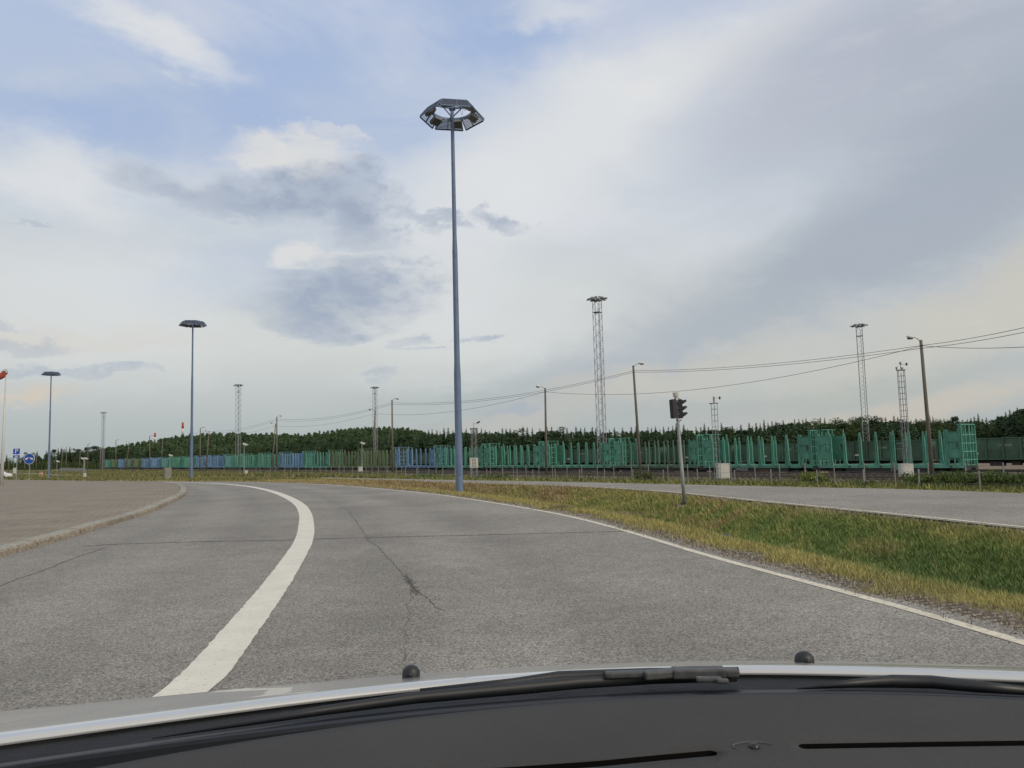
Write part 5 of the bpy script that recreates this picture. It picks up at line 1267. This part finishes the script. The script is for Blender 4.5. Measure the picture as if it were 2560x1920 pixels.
nz = np.array([vnoise(a, b, 1.6, 9.7) for a, b in zip(X, Y_)]); n1_ = np.array([vnoise(a, b, .35, 3.1) for a, b in zip(X, Y_)])
keep = (Z3[0] - .12 * sst(14, 6, Y_) + .35 * nz + .25 * n1_ > .42 - rng.random(len(X)) ** 6 * .45) & (Z3[1] < -.28)
X, Y_, nz = X[keep], Y_[keep], nz[keep]; Z3 = tuple(z[keep] for z in Z3); r = np.hypot(X, Y_); col = ground_colors(X, Y_, Z3)
dry = rng.random(len(X)) < (.22 + .2 * (Z3[0] < 1.6)); col = col * rng.uniform(1.0, 1.95, len(X))[:, None]; col[dry] = col[dry] * .35 + np.array([.37, .34, .16]) * .6
h = (.035 + .06 * rng.random(len(X)) ** 2 + .025 * (nz + .3)) * (1 + r / 60) * np.where(Z3[0] < 1.2, .7, 1.05); h = np.maximum(h, .03)
blades('verge_grass', X, Y_, h, .0016 + .00065 * r, col, .45, Z3)
X, Y_, r = scatter(260000, 13, 130, -30, 40); Z3 = zones(X, Y_); u = NX * X + NY * Y_
nz = np.array([vnoise(a, b, .3, 2.2) for a, b in zip(X, Y_)])
keep = (Z3[2] > .3) & (u < 68) & (rng.random(len(X)) < (.35 + sst(0, .3, nz) * .6) * (1 - .0 * sst(44, 56, u))) & ~((u > 57) & (nz < -.05)); X, Y_, r, nz = X[keep], Y_[keep], r[keep], nz[keep]; Z3 = tuple(z[keep] for z in Z3)
col = ground_colors(X, Y_, Z3) * rng.uniform(.75, 1.6, len(X))[:, None]; dry = rng.random(len(X)) < .25; col[dry] = col[dry] * .4 + np.array([.20, .17, .11]) * .6
col = col * 1.05; grn = rng.random(len(X)) < .3; col[grn] = col[grn] * .5 + np.array([.10, .16, .05]) * .5
h = np.where(Z3[2] < 1.0, .08, (.18 + .35 * rng.random(len(X)) ** 2 * sst(1, 6, Z3[2]) + .30 * np.clip(nz, 0, 1) * sst(2, 8, Z3[2])) * (1 - .35 * sst(38, 56, NX * X + NY * Y_)))
blades('bank_weeds', X, Y_, h, .006 + .0013 * r, col, .28)
X, Y_, r = scatter(120000, 58, 330, -34, -8); Z3 = zones(X, Y_); u = NX * X + NY * Y_; keep = (Z3[0] > .5) & (u < 66) & ((Z3[1] < -.4) | (Z3[2] > .4)); X, Y_, r = X[keep], Y_[keep], r[keep]; Z3 = tuple(z[keep] for z in Z3)
col = np.array([.125, .145, .055]) * rng.uniform(.6, 1.5, len(X))[:, None]; dry = rng.random(len(X)) < .3; col[dry] = np.array([.24, .20, .11]) * rng.uniform(.7, 1.2, dry.sum())[:, None]
blades('field_grass', X, Y_, .10 + .22 * rng.random(len(X)) + .10 * (Z3[0] > 12), .02 + .0010 * r, col, .3)

def pebbles(name, n, m):
    ii = rng.choice(len(Av), n, p=wt); off = rng.gamma(2.0, .11, n) + .12; X = Av[ii, 0] + NAv[ii, 0] * off; Y = Av[ii, 1] + NAv[ii, 1] * off; Z = ground_z(X, Y, (off, off - wid[ii], np.full(n, -9.0))) - .004
    s_ = (.004 + .012 * rng.random(n) ** 2) * (1 + np.hypot(X, Y) / 30); a = rng.uniform(0, 6.28, n); V = np.empty((n, 4, 3))
    for k in range(3): V[:, k] = np.c_[X + np.cos(a + k * 2.1) * s_, Y + np.sin(a + k * 2.1) * s_, Z]
    V[:, 3] = np.c_[X, Y, Z + s_ * .9]; base = np.arange(n)[:, None] * 4; Fc = np.concatenate([base + np.array([[0, 1, 3]]), base + np.array([[1, 2, 3]]), base + np.array([[2, 0, 3]])])
    structure(name, np_mesh(name, V.reshape(-1, 3), Fc), m, 'stuff')
pebbles('gravel', 9000, mat('pale_pebbles', (.26, .24, .21), .9, var=.5, scale=40)); pebbles('gravel', 6000, mat('dark_pebbles', (.10, .09, .08), .9, var=.4, scale=40))
# mown straw heaps and pale litter on the verge, drain stone in the ditch
def heap(name, cx, cy, w, n, col, label):
    b = P(cx, cy); zb = gz(*b); q = random.Random(int(cx)); mb = MB()
    for _ in range(n):
        x, y = q.gauss(0, w * .45), q.gauss(0, w * .25); z = max(0, .07 * (1 - (x / w) ** 2)) * q.random(); a = q.random() * 3.14; L = q.uniform(.03, .09); mb.beam((b[0] + x, b[1] + y, zb + z), (b[0] + x + cos(a) * L, b[1] + y + sin(a) * L, zb + z + q.uniform(0, .02)), .006)
    o = link(name, mb.mesh(name), mat('straw_%s' % name, col, .9, var=.3)); o['kind'] = 'stuff'
heap('straw', 1530, 1279, .9, 500, (.20, .16, .10), ''); heap('straw', 1400, 1271, .5, 260, (.18, .14, .09), ''); heap('straw', 1600, 1285, .4, 160, (.2, .16, .1), '')
q = random.Random(5); b = P(1768, 1299); DR = mat('drain_stone', (.045, .055, .068), .8, var=.3, scale=12)
dr = thing('drain_stones', 'dark blue-grey stones round the drain in the ditch', 'drain', (b[0], b[1], gz(*b)))
for i in range(16):
    x, y = q.uniform(-.42, .42), q.uniform(-.3, .3); r_ = q.uniform(.05, .11); me = MB(); me.tube([(x, y, -.04), (x, y, r_ * .5), (x, y, r_ * .85)], [r_, r_ * .9, r_ * .4], 7); part('stone', me, DR, dr)
